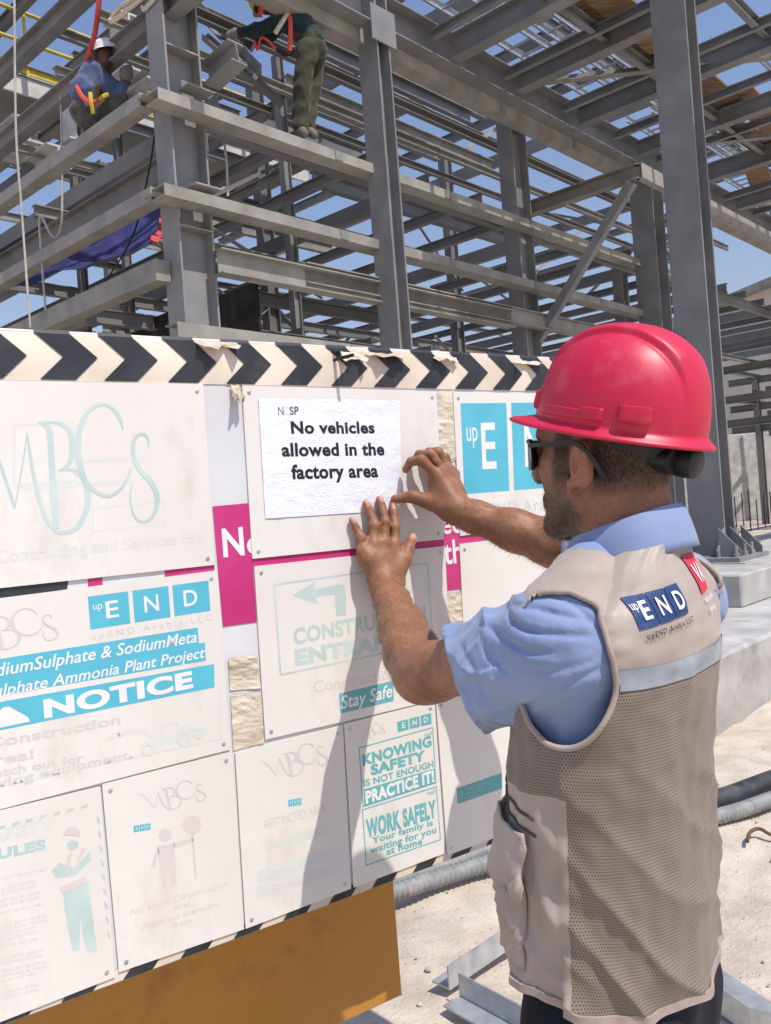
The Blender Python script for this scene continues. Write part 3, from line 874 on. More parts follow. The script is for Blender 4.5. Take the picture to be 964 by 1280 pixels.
def wl(k):
    btext(k, 'SodiumSulphate & SodiumMeta', z5(-92, 496), z5(716, 357), 680 + 448 / 2.92, WT + 0.00025, bold=0.012, shear=0.25)
    btext(k, 'Sulphate Ammonia Plant Project', z5(-58, 566), z5(746, 413), 680 + 522 / 2.92, WT + 0.00025, bold=0.012, shear=0.25)
    btext(k, 'NOTICE', z5(160, 636), z5(702, 524), 680 + 566 / 2.92, WT + 0.00025, bold=0.05)
    k.cuts.append((len(k.v), len(k.f)))
    k.add([W(*U(*z5(*p)), WT + 0.00025) for p in ((-75, 684), (108, 646), (100, 630), (32, 592), (12, 594), (-80, 668))], [(0, 1, 2, 3, 4, 5)])
L(p4, 'white_print', wl)
def gl(k):
    btext(k, 'Construction', z5(-52, 748), z5(438, 655), 680 + 710 / 2.92, WT, bold=0.03)
    btext(k, 'Area!', z5(-95, 819), z5(124, 780), 680 + 782 / 2.92, WT, bold=0.03)
    btext(k, 'Watch out for', z5(-95, 864), z5(304, 792), 680 + 832 / 2.92, WT, bold=0.03)
    btext(k, 'moving equipment.', z5(-120, 912), z5(482, 779), 680 + 880 / 2.92, WT, bold=0.03)
L(p4, 'grey_ghost', gl)
def loader(k):
    def pl(p): k.add([W(*U(*z5(*q)), WT) for q in p], [tuple(range(len(p)))])
    pl([(372, 718), (425, 676), (440, 700)]); pl([(425, 688), (510, 668), (560, 690), (556, 706), (505, 684), (430, 702)]); pl([(560, 690), (578, 692), (570, 735), (548, 735)])
    pl([(585, 655), (640, 645), (645, 658), (598, 668)]); pl([(585, 655), (598, 668), (596, 706), (580, 708)]); pl([(640, 645), (652, 650), (656, 695), (644, 698)])
    pl([(578, 708), (745, 668), (748, 690), (582, 732)]); pl([(660, 660), (715, 650), (718, 676), (662, 688)])
    for cx, cy, r in ((536, 746, 25), (668, 708, 28), (722, 690, 20)):
        vs_ = []
        for i in range(20):
            a = i / 20 * 2 * math.pi
            for rr in (r, r * 0.55): vs_.append(W(*U(*z5(cx + rr * math.cos(a), cy + rr * math.sin(a))), WT + 0.00025))
        k.add(vs_, [(2 * i, 2 * ((i + 1) % 20), 2 * ((i + 1) % 20) + 1, 2 * i + 1) for i in range(20)])
L(p4, 'faint', loader, 'machine_picture')
L(p4, 'faint', lambda k: (bquad(k, [z5(793, 490), z5(800, 490), z5(808, 715), z5(800, 716)], WT), bquad(k, [z5(-100, 900), z5(800, 705), z5(800, 712), z5(-100, 907)], WT)), 'border_line')

p5 = sheet('sign_sheet', 'white sheet with a pale turn arrow behind the raised forearm', [(316.7, 708), (554.8, 682.5), (563.5, 870), (330.6, 924)])
L(p5, 'teal_ghost', lambda k: quadframe(k, [z7(145, 120), z7(612, 55), z7(627, 300), z7(165, 397)], 0.0036, WT), 'border_line')
def arr(k):
    P_ = lambda p: W(*U(*z7(*p)), WT)
    k.add([P_(p) for p in ((203, 155), (272, 112), (269, 137), (274, 158), (277, 180))], [(0, 4, 3, 2, 1)])
    k.add([P_(p) for p in ((269, 137), (345, 121), (330, 152), (274, 158))], [(0, 3, 2, 1)])
    k.add([P_(p) for p in ((345, 121), (358, 123), (363, 140), (364, 214), (335, 217), (330, 152))], [(0, 5, 4, 3, 2, 1)])
L(p5, 'teal_ghost', arr, 'turn_arrow')
L(p5, 'teal_ghost', lambda k: btext(k, 'CONSTRUCTION', z7(208, 304), z7(606, 228), 680 + 254 / 2.41, WT, bold=0.03))
L(p5, 'teal_ghost', lambda k: btext(k, 'ENTRANCE', z7(213, 366), z7(585, 300), 680 + 317 / 2.41, WT, bold=0.05))
L(p5, 'faint_pink', lambda k: btext(k, 'Construction Area', z7(268, 448), z7(612, 384), 680 + 414 / 2.41, WT))
bd = L(p5, 'teal_dull', lambda k: bquad(k, [z7(347, 510), z7(508, 472), z7(505, 411), z7(343, 450)], WT), 'colour_band')
L(p5, 'white_print', lambda k: btext(k, 'Stay Safe', z7(350, 497), z7(504, 459), 680 + 457 / 2.41, WT + 0.00025, bold=0.015, shear=0.2))

p6 = sheet('sign_sheet', 'bleached rules sheet with a ghostly teal worker figure', [(-120, 1040.5), (124, 982.5), (143, 1220), (-120, 1323)])
def p6t(k):
    btext(k, 'RULES', z6(-62, 372), z6(166, 323), 950 + 332 / 2.92, WT, bold=0.05)
L(p6, 'teal_pale', p6t)
def p6l(k):
    btext(k, 'SAFETY', z6(-80, 312), z6(200, 246), 950 + 268 / 2.92, WT, bold=0.04)
    for i in range(11):
        y = 418 + i * 42
        for j_ in range(2 if i % 3 else 1):
            yy = y + j_ * 17
            btext(k, ('always wear the hard hat and vest', 'keep clear of moving plant on site', 'report every unsafe act at once')[i % 3], z6(-170, yy + 24 + 30), z6(168 - 14 * ((i * 7) % 4), yy - 18), 950 + (yy + 40) / 2.92, WT)
L(p6, 'faint', p6l)
def p6d(k):
    for i in range(8):
        x = -60 + i * 50
        y = 250 - (x) * 0.25
        k.add([W(*U(*z6(*p)), WT) for p in ((x, y), (x + 26, y - 8), (x + 30, y - 20), (x + 4, y - 12))], [(0, 1, 2, 3)])
    for i in range(9):
        y = 200 + i * 52; x = 350 + i * 4.6
        k.add([W(*U(*z6(*p)), WT) for p in ((x, y), (x + 12, y + 12), (x + 14, y + 34), (x + 2, y + 22))], [(0, 3, 2, 1)])
L(p6, 'teal_ghost', p6d, 'border_line')
def p6w(k):
    P_ = lambda p: W(*U(*z6(*p)), WT)
    k.add([P_(p) for p in ((228, 478), (322, 440), (330, 520), (352, 690), (318, 700), (300, 640), (292, 560), (288, 690), (262, 690), (236, 560))], [tuple(range(9, -1, -1))])
    k.add([P_(p) for p in ((186, 402), (215, 372), (268, 392), (326, 330), (330, 362), (272, 418), (205, 428))], [(6, 5, 4, 3, 2, 1, 0)])
    k.add([P_(p) for p in ((242, 300), (262, 290), (284, 298), (282, 318), (262, 328), (246, 322))], [(5, 4, 3, 2, 1, 0)])
L(p6, 'teal_ghost', p6w, 'worker_picture')
def p6v(k):
    P_ = lambda p: W(*U(*z6(*p)), WT + 0.00025)
    k.add([P_(p) for p in ((246, 340), (262, 334), (250, 400), (236, 420))], [(3, 2, 1, 0)])
    k.add([P_(p) for p in ((296, 322), (312, 318), (292, 352), (276, 372))], [(3, 2, 1, 0)])
    k.add([P_(p) for p in ((218, 462), (310, 420), (314, 446), (224, 482))], [(3, 2, 1, 0)])
    k.add([P_(p) for p in ((228, 272), (240, 246), (266, 240), (286, 252), (290, 276), (258, 272))], [(5, 4, 3, 2, 1, 0)])
L(p6, 'faint_pink', p6v, 'worker_picture')

p7 = sheet('sign_sheet', 'bleached no entry sheet with a grey figure holding a round board', [(126.7, 979.5), (289, 939), (304, 1160.5), (148, 1214)])
L(p7, 'grey_ghost', lambda k: mbc_logo(k, WT, [z6(495, 108), z6(745, 58), z6(505, 205)]), 'monogram')
end_logo(p7, z6(484, 238), z6(546, 228), z6(547, 251), z6(486, 262), WT, up=False)
def p7f(k):
    P_ = lambda p: W(*U(*z6(*p)), WT)
    def disc(cx, cy, r): k.add([P_((cx + r * math.cos(a * .2618), cy - r * math.sin(a * .2618))) for a in range(24)], [tuple(range(24))])
    disc(600, 272, 23); disc(697, 235, 34)
    k.add([P_(p) for p in ((572, 312), (634, 302), (641, 452), (621, 458), (611, 385), (606, 464), (589, 466))], [(6, 5, 4, 3, 2, 1, 0)])
    k.add([P_(p) for p in ((572, 312), (580, 330), (562, 392), (547, 388))], [(0, 3, 2, 1)]); k.add([P_(p) for p in ((625, 301), (702, 282), (705, 293), (632, 318))], [(3, 2, 1, 0)])
    k.add([P_(p) for p in ((695, 268), (702, 268), (716, 428), (708, 430))], [(3, 2, 1, 0)])
L(p7, 'faint_pink', p7f, 'figure_picture')
def p7t(k):
    btext(k, 'No Entry Construction', z6(475, 563), z6(826, 458), 950 + 540 / 2.92, WT, space=1.15)
    btext(k, 'Area', z6(630, 548), z6(695, 530), 950 + 526 / 2.92, WT)
    btext(k, 'please use alternative', z6(518, 614), z6(798, 530), 950 + 594 / 2.92, WT, space=1.1)
    btext(k, 'Route', z6(634, 608), z6(695, 590), 950 + 588 / 2.92, WT)
L(p7, 'faint_pink', p7t)

p8 = sheet('sign_sheet', 'bleached restricted area sheet crossed by the arm shadow', [(293, 941), (427.3, 906), (437.5, 1110), (306, 1160)])
L(p8, 'grey_ghost', lambda k: mbc_logo(k, WT, [z7(98, 640), z7(305, 583), z7(108, 728)], 1.2), 'monogram')
end_logo(p8, z7(190, 770), z7(229, 763), z7(231, 783), z7(191, 790), WT, up=False)
L(p8, 'faint_pink', lambda k: btext(k, 'RESTRICTED AREA', z7(121, 858), z7(305, 803), 680 + 832 / 2.41, WT))
def p8b(k):
    bquad(k, [z7(128, 922), z7(308, 870), z7(306, 842), z7(126, 892)], WT); bquad(k, [z7(95, 985), z7(355, 905), z7(356, 940), z7(97, 1022)], WT)
    bquad(k, [z7(92, 1030), z7(356, 950), z7(357, 985), z7(95, 1068)], WT)
L(p8, 'faint', p8b, 'colour_band')
def p8t(k):
    btext(k, 'Sodium Sulphate', z7(134, 914), z7(302, 866), 680 + 892 / 2.41, WT + 0.00025)
    btext(k, 'Ammonia Plant', z7(110, 1012), z7(345, 934), 680 + 988 / 2.41, WT + 0.00025); btext(k, 'Sulphate Project', z7(110, 1056), z7(345, 978), 680 + 1034 / 2.41, WT + 0.00025)
L(p8, 'panel', p8t)

p9 = sheet('sign_sheet', 'white sheet of teal safety slogans in two frames', [(428.8, 904.5), (542, 876), (554.3, 1066), (441, 1108.5)])
L(p9, 'grey_ghost', lambda k: mbc_logo(k, WT, [z7(396, 556), z7(480, 533), z7(400, 596)]), 'monogram')
end_logo(p9, z7(518, 535), z7(620, 508), z7(622, 541), z7(520, 566), WT, mat='teal_dull', up=False)
def fr(k):
    quadframe(k, [z7(402, 612), z7(626, 550), z7(636, 719), z7(414, 792)], 0.0022, WT); quadframe(k, [z7(412, 798), z7(637, 728), z7(650, 890), z7(424, 968)], 0.0022, WT)
L(p9, 'teal_dull', fr, 'border_line')
L(p9, 'teal_dull', lambda k: bquad(k, [z7(419, 788), z7(632, 718), z7(631, 675), z7(417, 738)], WT), 'colour_band')
def sl(k):
    btext(k, 'KNOWING', z7(415, 668), z7(622, 608), 680 + 633 / 2.41, WT, bold=0.05)
    btext(k, 'SAFETY', z7(440, 697), z7(604, 650), 680 + 664 / 2.41, WT, bold=0.05)
    btext(k, 'IS NOT ENOUGH', z7(418, 731), z7(628, 671), 680 + 710 / 2.41, WT, bold=0.03)
    btext(k, 'WORK SAFELY', z7(427, 886), z7(637, 822), 680 + 828 / 2.41, WT, bold=0.05)
    btext(k, 'Your family is', z7(443, 902), z7(626, 846), 680 + 882 / 2.41, WT, bold=0.03)
    btext(k, 'waiting for you', z7(437, 932), z7(636, 868), 680 + 910 / 2.41, WT, bold=0.03)
    btext(k, 'at home', z7(486, 936), z7(594, 903), 680 + 915 / 2.41, WT, bold=0.03)
    btext(k, 'mall', z7(600, 580), z7(622, 574), 680 + 568 / 2.41, WT); btext(k, 'mall', z7(608, 756), z7(632, 749), 680 + 744 / 2.41, WT)
L(p9, 'teal_dull', sl)
L(p9, 'white_print', lambda k: btext(k, 'PRACTICE IT!', z7(424, 782), z7(630, 715), 680 + 743 / 2.41, WT + 0.00025, bold=0.05))

p11 = sheet('sign_sheet', 'plain white sheet behind the man below the teal squares', [(573, 680), (741, 660), (745, 826), (582, 868)])
p10 = sheet('sign_sheet', 'white sheet with one teal strip beside the vest pocket', [(543.5, 875.5), (741, 824), (746, 999), (558, 1068.5)])
L(p10, 'teal_dull', lambda k: bquad(k, [z7(700, 782), z7(834, 735), z7(832, 688), z7(697, 735)], WT), 'colour_band')
def t10(k):
    for i, s in enumerate(('ing Material and', 'Danbury Rd', 'No Entry')):
        btext(k, s, z7(702, 750 + i * 13), z7(790 - 14 * i, 721 + i * 17), 680 + (741 + i * 13) / 2.41, WT + 0.00025)
L(p10, 'teal_pale', t10)

# ------------------------------------------------------------------ the paper notice
note = empty('paper_notice', W(0.15, 1.64, 0.006))
tag(note, 'wrinkled white paper notice saying no vehicles allowed, held by two hands', 'paper notice')
k = MB()
qs = [Vector((*U(*p), 0)) for p in ((321.4, 498), (498, 501), (500, 637.5), (330, 648.4))]
nx, ny = 60, 44
vs_, fs_ = [], []
def pw(u, v): return 0.0058 + 0.0011 * noise.noise((u * 22, v * 30, 4)) + 0.0006 * noise.noise((u * 60, v * 80, 9))
for j in range(ny + 1):
    for i in range(nx + 1):
        x, y = i / nx, j / ny
        p = (qs[0] + (qs[1] - qs[0]) * x) * (1 - y) + (qs[3] + (qs[2] - qs[3]) * x) * y
        vs_.append(W(p.x, p.y, pw(p.x, p.y)))
for j in range(ny):
    for i in range(nx):
        a = j * (nx + 1) + i; fs_.append((a, a + 1, a + nx + 2, a + nx + 1))
k.add(vs_, fs_)
k.build('sheet', M['paper'], note, sm=60)
def ptext(mat, items):
    k = MB()
    for s, bl, br, top, kw in items:
        k.cuts.append((len(k.v), len(k.f)))
        a, b, c = U(*bl), U(*br), U(bl[0], top)
        text_into(k, s, a, (b[0] - a[0], b[1] - a[1]), (0, c[1] - a[1]), put=lambda u, v: W(u, v, pw(u, v) + 0.0003), **kw)
    k.build('lettering', M[mat], note)
ptext('ink', [('No vehicles', (362.3, 542.7), (466.3, 542.3), 527, dict(bold=0.035)), ('allowed in the', (351, 571.2), (478.7, 569.6), 554, dict(bold=0.035)), ('factory area', (363, 599.5), (471, 597), 581, dict(bold=0.035))])
ptext('ink_grey', [('N', (346.3, 519.5), (353, 519.3), 509, {}), ('SP', (360.5, 519.2), (371.8, 519), 509, dict(bold=0.02))])
ptext('faint', [('C', (354, 519.5), (360, 519.3), 509, {})])

# ------------------------------------------------------------------ conduits and pipe on the sand
def path(pts, n=60):
    pts = [Vector(p) for p in pts]; out = []
    m_ = len(pts)
    for i in range(m_ - 1):
        p0, p1, p2, p3 = [pts[max(0, min(m_ - 1, k))] for k in (i - 1, i, i + 1, i + 2)]
        kk = max(2, n // (m_ - 1))
        for t_ in range(kk):
            t = t_ / kk
            out.append(0.5 * (2 * p1 + (p2 - p0) * t + (2 * p0 - 5 * p1 + 4 * p2 - p3) * t * t + (3 * p1 - p0 - 3 * p2 + p3) * t ** 3))
    out.append(pts[-1]); return out
M['conduit'] = noise_mat('grey_corrugated_plastic', (0.20, 0.203, 0.205), (0.29, 0.29, 0.285), scale=20, rough=0.55, c3=(0.45, 0.40, 0.33), s3=6, lo3=0.52, hi3=0.7)
M['pipe_black'] = noise_mat('dusty_black_pipe', (0.03, 0.032, 0.036), (0.07, 0.07, 0.075), scale=12, rough=0.45, c3=(0.16, 0.14, 0.12), s3=8, lo3=0.55, hi3=0.75)
def conduit(name, label, pts, r, pitch, mat):
    c = path(pts, 80)
    # resample evenly
    Ls = [0]
    for a, b in zip(c, c[1:]): Ls.append(Ls[-1] + (b - a).length)
    tot = Ls[-1]; n = int(tot / pitch * 4)
    out, rs, i = [], [], 0
    for k in range(n + 1):
        s_ = tot * k / n
        while i < len(Ls) - 2 and Ls[i + 1] < s_: i += 1
        t = (s_ - Ls[i]) / max(1e-6, Ls[i + 1] - Ls[i])
        out.append(c[i].lerp(c[i + 1], t)); rs.append(r * (1.0 if k % 4 in (0, 1) else 0.86))
    k = MB(); k.tube(out, rs, 14)
    o = k.build(name, M[mat], None, sm=50); tag(o, label, 'conduit')
def g2(px, py, h): return ground(px, py, h * 0.8)
conduit('corrugated_conduit', 'thick grey corrugated conduit snaking over the sand under the hoarding', [g2(150, 1225, .05), g2(360, 1160, .05), g2(500, 1113, .05), g2(630, 1074, .05), g2(760, 1050, .05), g2(890, 1022, .05), g2(964, 999, .05), g2(1150, 930, .05)], 0.036, 0.025, 'conduit')
conduit('thin_conduit', 'thin corrugated conduit behind the thick one under the hoarding', [g2(380, 1130, .03), g2(520, 1094, .03), g2(600, 1066, .03), g2(640, 1050, .03), g2(700, 1025, .03)], 0.03, 0.024, 'conduit')
k = MB(); k.tube(path([g2(700, 1030, .06), g2(800, 1018, .06), g2(890, 1002, .06), g2(964, 976, .06), g2(1150, 905, .06)], 40), 0.05, 14)
tag(k.build('black_pipe', M['pipe_black'], None, sm=50), 'smooth dusty black pipe lying beside the corrugated conduit at the right', 'pipe')
k = MB(); k.tube(path([g2(934, 1052, .01), g2(938, 1040, .03), g2(950, 1036, .035), g2(966, 1044, .02), g2(1000, 1050, .01)], 24), 0.008, 8)
tag(k.build('bent_wire', noise_mat('rusty_wire', (0.10, 0.05, 0.03), (0.2, 0.1, 0.06), rough=0.8), None, sm=60), 'short bent rusty wire sticking out of the sand', 'wire')
def stones():
    rnd = random.Random(4)
    mt = noise_mat('pale_stone', (0.42, 0.36, 0.29), (0.60, 0.53, 0.45), scale=14, rough=0.95, bump=0.4, bscale=40)
    bm = bmesh.new()
    for i in range(300):
        x, y = rnd.uniform(-0.3, 3.2), rnd.uniform(2.2, 5.4)
        s_ = rnd.choice((.002, .003, .003, .004, .004, .005, .005, .006, .007, .011)) * rnd.uniform(.7, 1.3)
        r = bmesh.ops.create_icosphere(bm, subdivisions=1, radius=s_)
        for v in r['verts']:
            v.co += v.co.normalized() * s_ * 0.45 * noise.noise(v.co * 60 + Vector((i, 0, 0)))
            v.co.z *= 0.65; v.co += Vector((x, y, -0.004 + 0.030 * noise.noise((x * 1.1, y * 1.1, 3)) + 0.018 * noise.noise((x * 3.1, y * 3.1, 8))))
    me = bpy.data.meshes.new('gravel'); bm.to_mesh(me); bm.free()
    tag(link('gravel', me, mt), kind='stuff')
stones()

# ================================================================== organic modelling: signed distances -> one continuous surface
class Field:
    def __init__(s, lo, hi, vox):
        s.lo = np.array(lo, float); s.vox = vox
        s.n = np.ceil((np.array(hi) - s.lo) / vox).astype(int) + 1
        s.f = np.full(tuple(s.n), 1.0, np.float32)
        s.ax = [(s.lo[i] + vox * np.arange(s.n[i])).astype(np.float32) for i in range(3)]
    def _sl(s, lo, hi):
        a = np.maximum(np.floor((np.array(lo) - s.lo) / s.vox).astype(int), 0)
        b = np.minimum(np.ceil((np.array(hi) - s.lo) / s.vox).astype(int) + 1, s.n)
        if np.any(b <= a): return None, None
        sl = tuple(slice(int(i), int(j)) for i, j in zip(a, b))
        return sl, (s.ax[0][sl[0]][:, None, None], s.ax[1][sl[1]][None, :, None], s.ax[2][sl[2]][None, None, :])
    def put(s, fn, lo, hi, k=0.0, sub=False):
        pad = max(k, 0) + 4 * s.vox
        sl, g = s._sl(np.array(lo) - pad, np.array(hi) + pad)
        if sl is None: return
        d = fn(*g).astype(np.float32); o = s.f[sl]
        if sub: d = -d; r = np.maximum(o, d); sg = 1
        else: r = np.minimum(o, d); sg = -1
        if k > 0:
            h = np.maximum(k - np.abs(o - d), 0) / k
            r = r + sg * h * h * k * 0.25
        s.f[sl] = r
    def cone(s, p1, p2, r1, r2, k=0.01, sub=False):
        p1, p2 = np.array(p1, float), np.array(p2, float)
        ba = p2 - p1; L2 = max(float(ba @ ba), 1e-12)
        def fn(x, y, z):
            t = np.clip(((x - p1[0]) * ba[0] + (y - p1[1]) * ba[1] + (z - p1[2]) * ba[2]) / L2, 0, 1)
            return np.sqrt((x - p1[0] - ba[0] * t) ** 2 + (y - p1[1] - ba[1] * t) ** 2 + (z - p1[2] - ba[2] * t) ** 2) - (r1 + (r2 - r1) * t)
        R = max(r1, r2)
        s.put(fn, np.minimum(p1, p2) - R, np.maximum(p1, p2) + R, k, sub)
    def chain(s, pts, rs, k=0.01, k2=None):
        for i in range(len(pts) - 1): s.cone(pts[i], pts[i + 1], rs[i], rs[i + 1], k if i == 0 else (k2 if k2 is not None else 0.003))
    def ell(s, c, r, k=0.01, Rm=None, sub=False):
        c = np.array(c, float); r = np.array(r, float)
        Rm = np.eye(3) if Rm is None else np.array(Rm)
        def fn(x, y, z):
            dx, dy, dz = x - c[0], y - c[1], z - c[2]
            q = [(dx * Rm[0][i] + dy * Rm[1][i] + dz * Rm[2][i]) for i in range(3)]
            k0 = np.sqrt(sum((q[i] / r[i]) ** 2 for i in range(3))); k1 = np.sqrt(sum((q[i] / r[i] ** 2) ** 2 for i in range(3)))
            return k0 * (k0 - 1) / np.maximum(k1, 1e-6)
        m_ = float(r.max())
        s.put(fn, c - m_, c + m_, k, sub)
    def plane(s, p, n_):                                    # cut away the side n_ points to
        p = np.array(p); n_ = np.array(n_)
        x, y, z = s.ax[0][:, None, None], s.ax[1][None, :, None], s.ax[2][None, None, :]
        d = ((x - p[0]) * n_[0] + (y - p[1]) * n_[1] + (z - p[2]) * n_[2]).astype(np.float32)
        s.f = np.maximum(s.f, d)
    def disp(s, fn):
        x, y, z = s.ax[0][:, None, None], s.ax[1][None, :, None], s.ax[2][None, None, :]
        s.f += fn(x, y, z).astype(np.float32)
    def mesh(s, name):
        f = s.f; ins = (f < 0)
        c = np.zeros(tuple(np.array(f.shape) - 1), np.uint8)
        for i in (0, 1):
            for j in (0, 1):
                for k in (0, 1):
                    c += ins[i:f.shape[0] - 1 + i, j:f.shape[1] - 1 + j, k:f.shape[2] - 1 + k]
        act = np.argwhere((c > 0) & (c < 8))
        idx = np.full(c.shape, -1, np.int32)
        idx[act[:, 0], act[:, 1], act[:, 2]] = np.arange(len(act))
        cor = [(i, j, k) for i in (0, 1) for j in (0, 1) for k in (0, 1)]
        val = np.stack([f[act[:, 0] + a, act[:, 1] + b, act[:, 2] + d] for a, b, d in cor], 1)
        acc = np.zeros((len(act), 3)); cnt = np.zeros(len(act))
        for a in range(8):
            for b in range(a + 1, 8):
                dif = np.array(cor[b]) - np.array(cor[a])
                if np.abs(dif).sum() != 1: continue
                va, vb = val[:, a], val[:, b]
                m_ = (va < 0) != (vb < 0)
                t = np.where(m_, va / np.where(m_, va - vb, 1), 0)
                acc += np.where(m_[:, None], np.array(cor[a]) + dif * t[:, None], 0); cnt += m_
        v = s.lo + (act + acc / np.maximum(cnt, 1)[:, None]) * s.vox
        quads = []
        for ax_ in range(3):
            a, b = [(1, 2), (2, 0), (0, 1)][ax_]
            sl0 = [slice(None)] * 3; sl1 = [slice(None)] * 3
            sl0[ax_] = slice(0, -1); sl1[ax_] = slice(1, None)
            e = np.argwhere(ins[tuple(sl0)] != ins[tuple(sl1)])
            ok = (e[:, a] > 0) & (e[:, b] > 0) & (e[:, a] < f.shape[a] - 1) & (e[:, b] < f.shape[b] - 1)
            e = e[ok]
            def cell(da, db):
                q = e.copy(); q[:, a] -= da; q[:, b] -= db
                return idx[q[:, 0], q[:, 1], q[:, 2]]
            q = np.stack([cell(1, 1), cell(0, 1), cell(0, 0), cell(1, 0)], 1)
            fl = ~ins[e[:, 0], e[:, 1], e[:, 2]]
            q[fl] = q[fl][:, ::-1]
            quads.append(q)
        q = np.concatenate(quads)
        q = q[(q >= 0).all(1)]
        me = bpy.data.meshes.new(name)
        me.vertices.add(len(v)); me.vertices.foreach_set('co', v.astype(np.float32).ravel())
        me.loops.add(len(q) * 4); me.loops.foreach_set('vertex_index', q.astype(np.int32).ravel())
        me.polygons.add(len(q)); me.polygons.foreach_set('loop_start', np.arange(0, len(q) * 4, 4, dtype=np.int32))
        me.update(calc_edges=True); me.validate()
        smooth(me)
        return me
def set_attr(me, name, arr):
    a = me.attributes.new(name, 'FLOAT', 'POINT'); a.data.foreach_set('value', np.asarray(arr, np.float32))
def verts(me):
    v = np.empty(len(me.vertices) * 3, np.float32); me.vertices.foreach_get('co', v); return v.reshape(-1, 3)
def V3(p): return np.array([p[0], p[1], p[2]], float)

# ------------------------------------------------------------------ materials of the man
def make_skin(name='tanned_skin', c1=(0.235, 0.103, 0.052), c2=(0.315, 0.145, 0.076), red=(0.43, 0.16, 0.095)):
    mt, nt, bs, nd, lk = new_mat(name)
    tc = nd.new('ShaderNodeTexCoord')
    def nz(scale, det=5.0):
        n = nd.new('ShaderNodeTexNoise'); n.inputs['Scale'].default_value = scale; n.inputs['Detail'].default_value = det
        lk.new(tc.outputs['Object'], n.inputs['Vector']); return n.outputs['Fac']
    def att(n_):
        a = nd.new('ShaderNodeAttribute'); a.attribute_name = n_; return a.outputs['Fac']
    def mix(f_, a, b):
        m_ = nd.new('ShaderNodeMixRGB')
        if isinstance(f_, float): m_.inputs[0].default_value = f_
        else: lk.new(f_, m_.inputs[0])
        for i, c in ((1, a), (2, b)):
            if isinstance(c, tuple): m_.inputs[i].default_value = (*c, 1)
            else: lk.new(c, m_.inputs[i])
        return m_.outputs[0]
    def ramp(f_, lo, hi):
        r = nd.new('ShaderNodeMapRange'); r.inputs[1].default_value = lo; r.inputs[2].default_value = hi; lk.new(f_, r.inputs[0]); return r.outputs[0]
    base = mix(ramp(nz(26), 0.35, 0.65), c1, c2)
    base = mix(ramp(nz(140, 3), 0.45, 0.75), base, tuple(x * 0.93 for x in c1))
    base = mix(att('rosy'), base, red)
    st = nd.new('ShaderNodeMath'); st.operation = 'MULTIPLY'
    lk.new(att('beard'), st.inputs[0]); lk.new(ramp(nz(420, 2), 0.12, 0.50), st.inputs[1])
    base = mix(st.outputs[0], base, (0.028, 0.018, 0.012))
    base = mix(att('nail'), base, (0.56, 0.33, 0.26))
    lk.new(base, bs.inputs['Base Color'])
    bs.inputs['Roughness'].default_value = 0.50; bs.inputs['Specular IOR Level'].default_value = 0.38
    bs.inputs['Subsurface Weight'].default_value = 0.10; bs.inputs['Subsurface Radius'].default_value = (0.9, 0.35, 0.2); bs.inputs['Subsurface Scale'].default_value = 0.006
    ad = nd.new('ShaderNodeMath'); ad.operation = 'ADD'; lk.new(nz(330, 3), ad.inputs[0]); lk.new(nz(75, 4), ad.inputs[1])
    bp = nd.new('ShaderNodeBump'); bp.inputs['Strength'].default_value = 0.30; bp.inputs['Distance'].default_value = 0.0016
    lk.new(ad.outputs[0], bp.inputs['Height']); lk.new(bp.outputs['Normal'], bs.inputs['Normal'])
    return mt
M['skin'] = make_skin()
M['hair'] = noise_mat('dark_hair', (0.020, 0.013, 0.009), (0.045, 0.030, 0.020), scale=60, rough=0.55)
M['armhair'] = noise_mat('arm_hair', (0.05, 0.028, 0.016), (0.09, 0.05, 0.03), scale=60, rough=0.5)
def cloth_mat(name, c1, c2, weave=900, rough=0.8, sheen=0.15, big=9, bump=0.25, dist=0.0006):
    mt = noise_mat(name, c1, c2, scale=big, rough=rough, bump=bump, bscale=weave, sheen=sheen, spec=0.25, bdist=dist)
    return mt
M['shirt'] = cloth_mat('blue_cotton', (0.215, 0.280, 0.455), (0.265, 0.335, 0.515), weave=420, bump=0.35, dist=0.0012)
M['vest'] = noise_mat('beige_satin_cloth', (0.355, 0.293, 0.250), (0.42, 0.352, 0.306), scale=12, rough=0.48, bump=0.2, bscale=26, sheen=0.1, spec=0.35, bdist=0.006)
M['trim'] = noise_mat('beige_binding', (0.34, 0.27, 0.23), (0.42, 0.345, 0.30), scale=40, rough=0.6, bump=0.4, bscale=300, bdist=0.001)
M['navy_cloth'] = cloth_mat('dark_navy_cloth', (0.007, 0.009, 0.015), (0.014, 0.018, 0.027), weave=500, sheen=0.0)
M['reflect'] = noise_mat('grey_reflective_tape', (0.26, 0.285, 0.32), (0.34, 0.365, 0.40), scale=30, rough=0.45, bump=0.3, bscale=300, bdist=0.001)
M['logo_navy'] = mat_flat('navy_print', (0.016, 0.050, 0.16), rough=0.6)
M['logo_red'] = mat_flat('red_print', (0.60, 0.03, 0.06), rough=0.6)
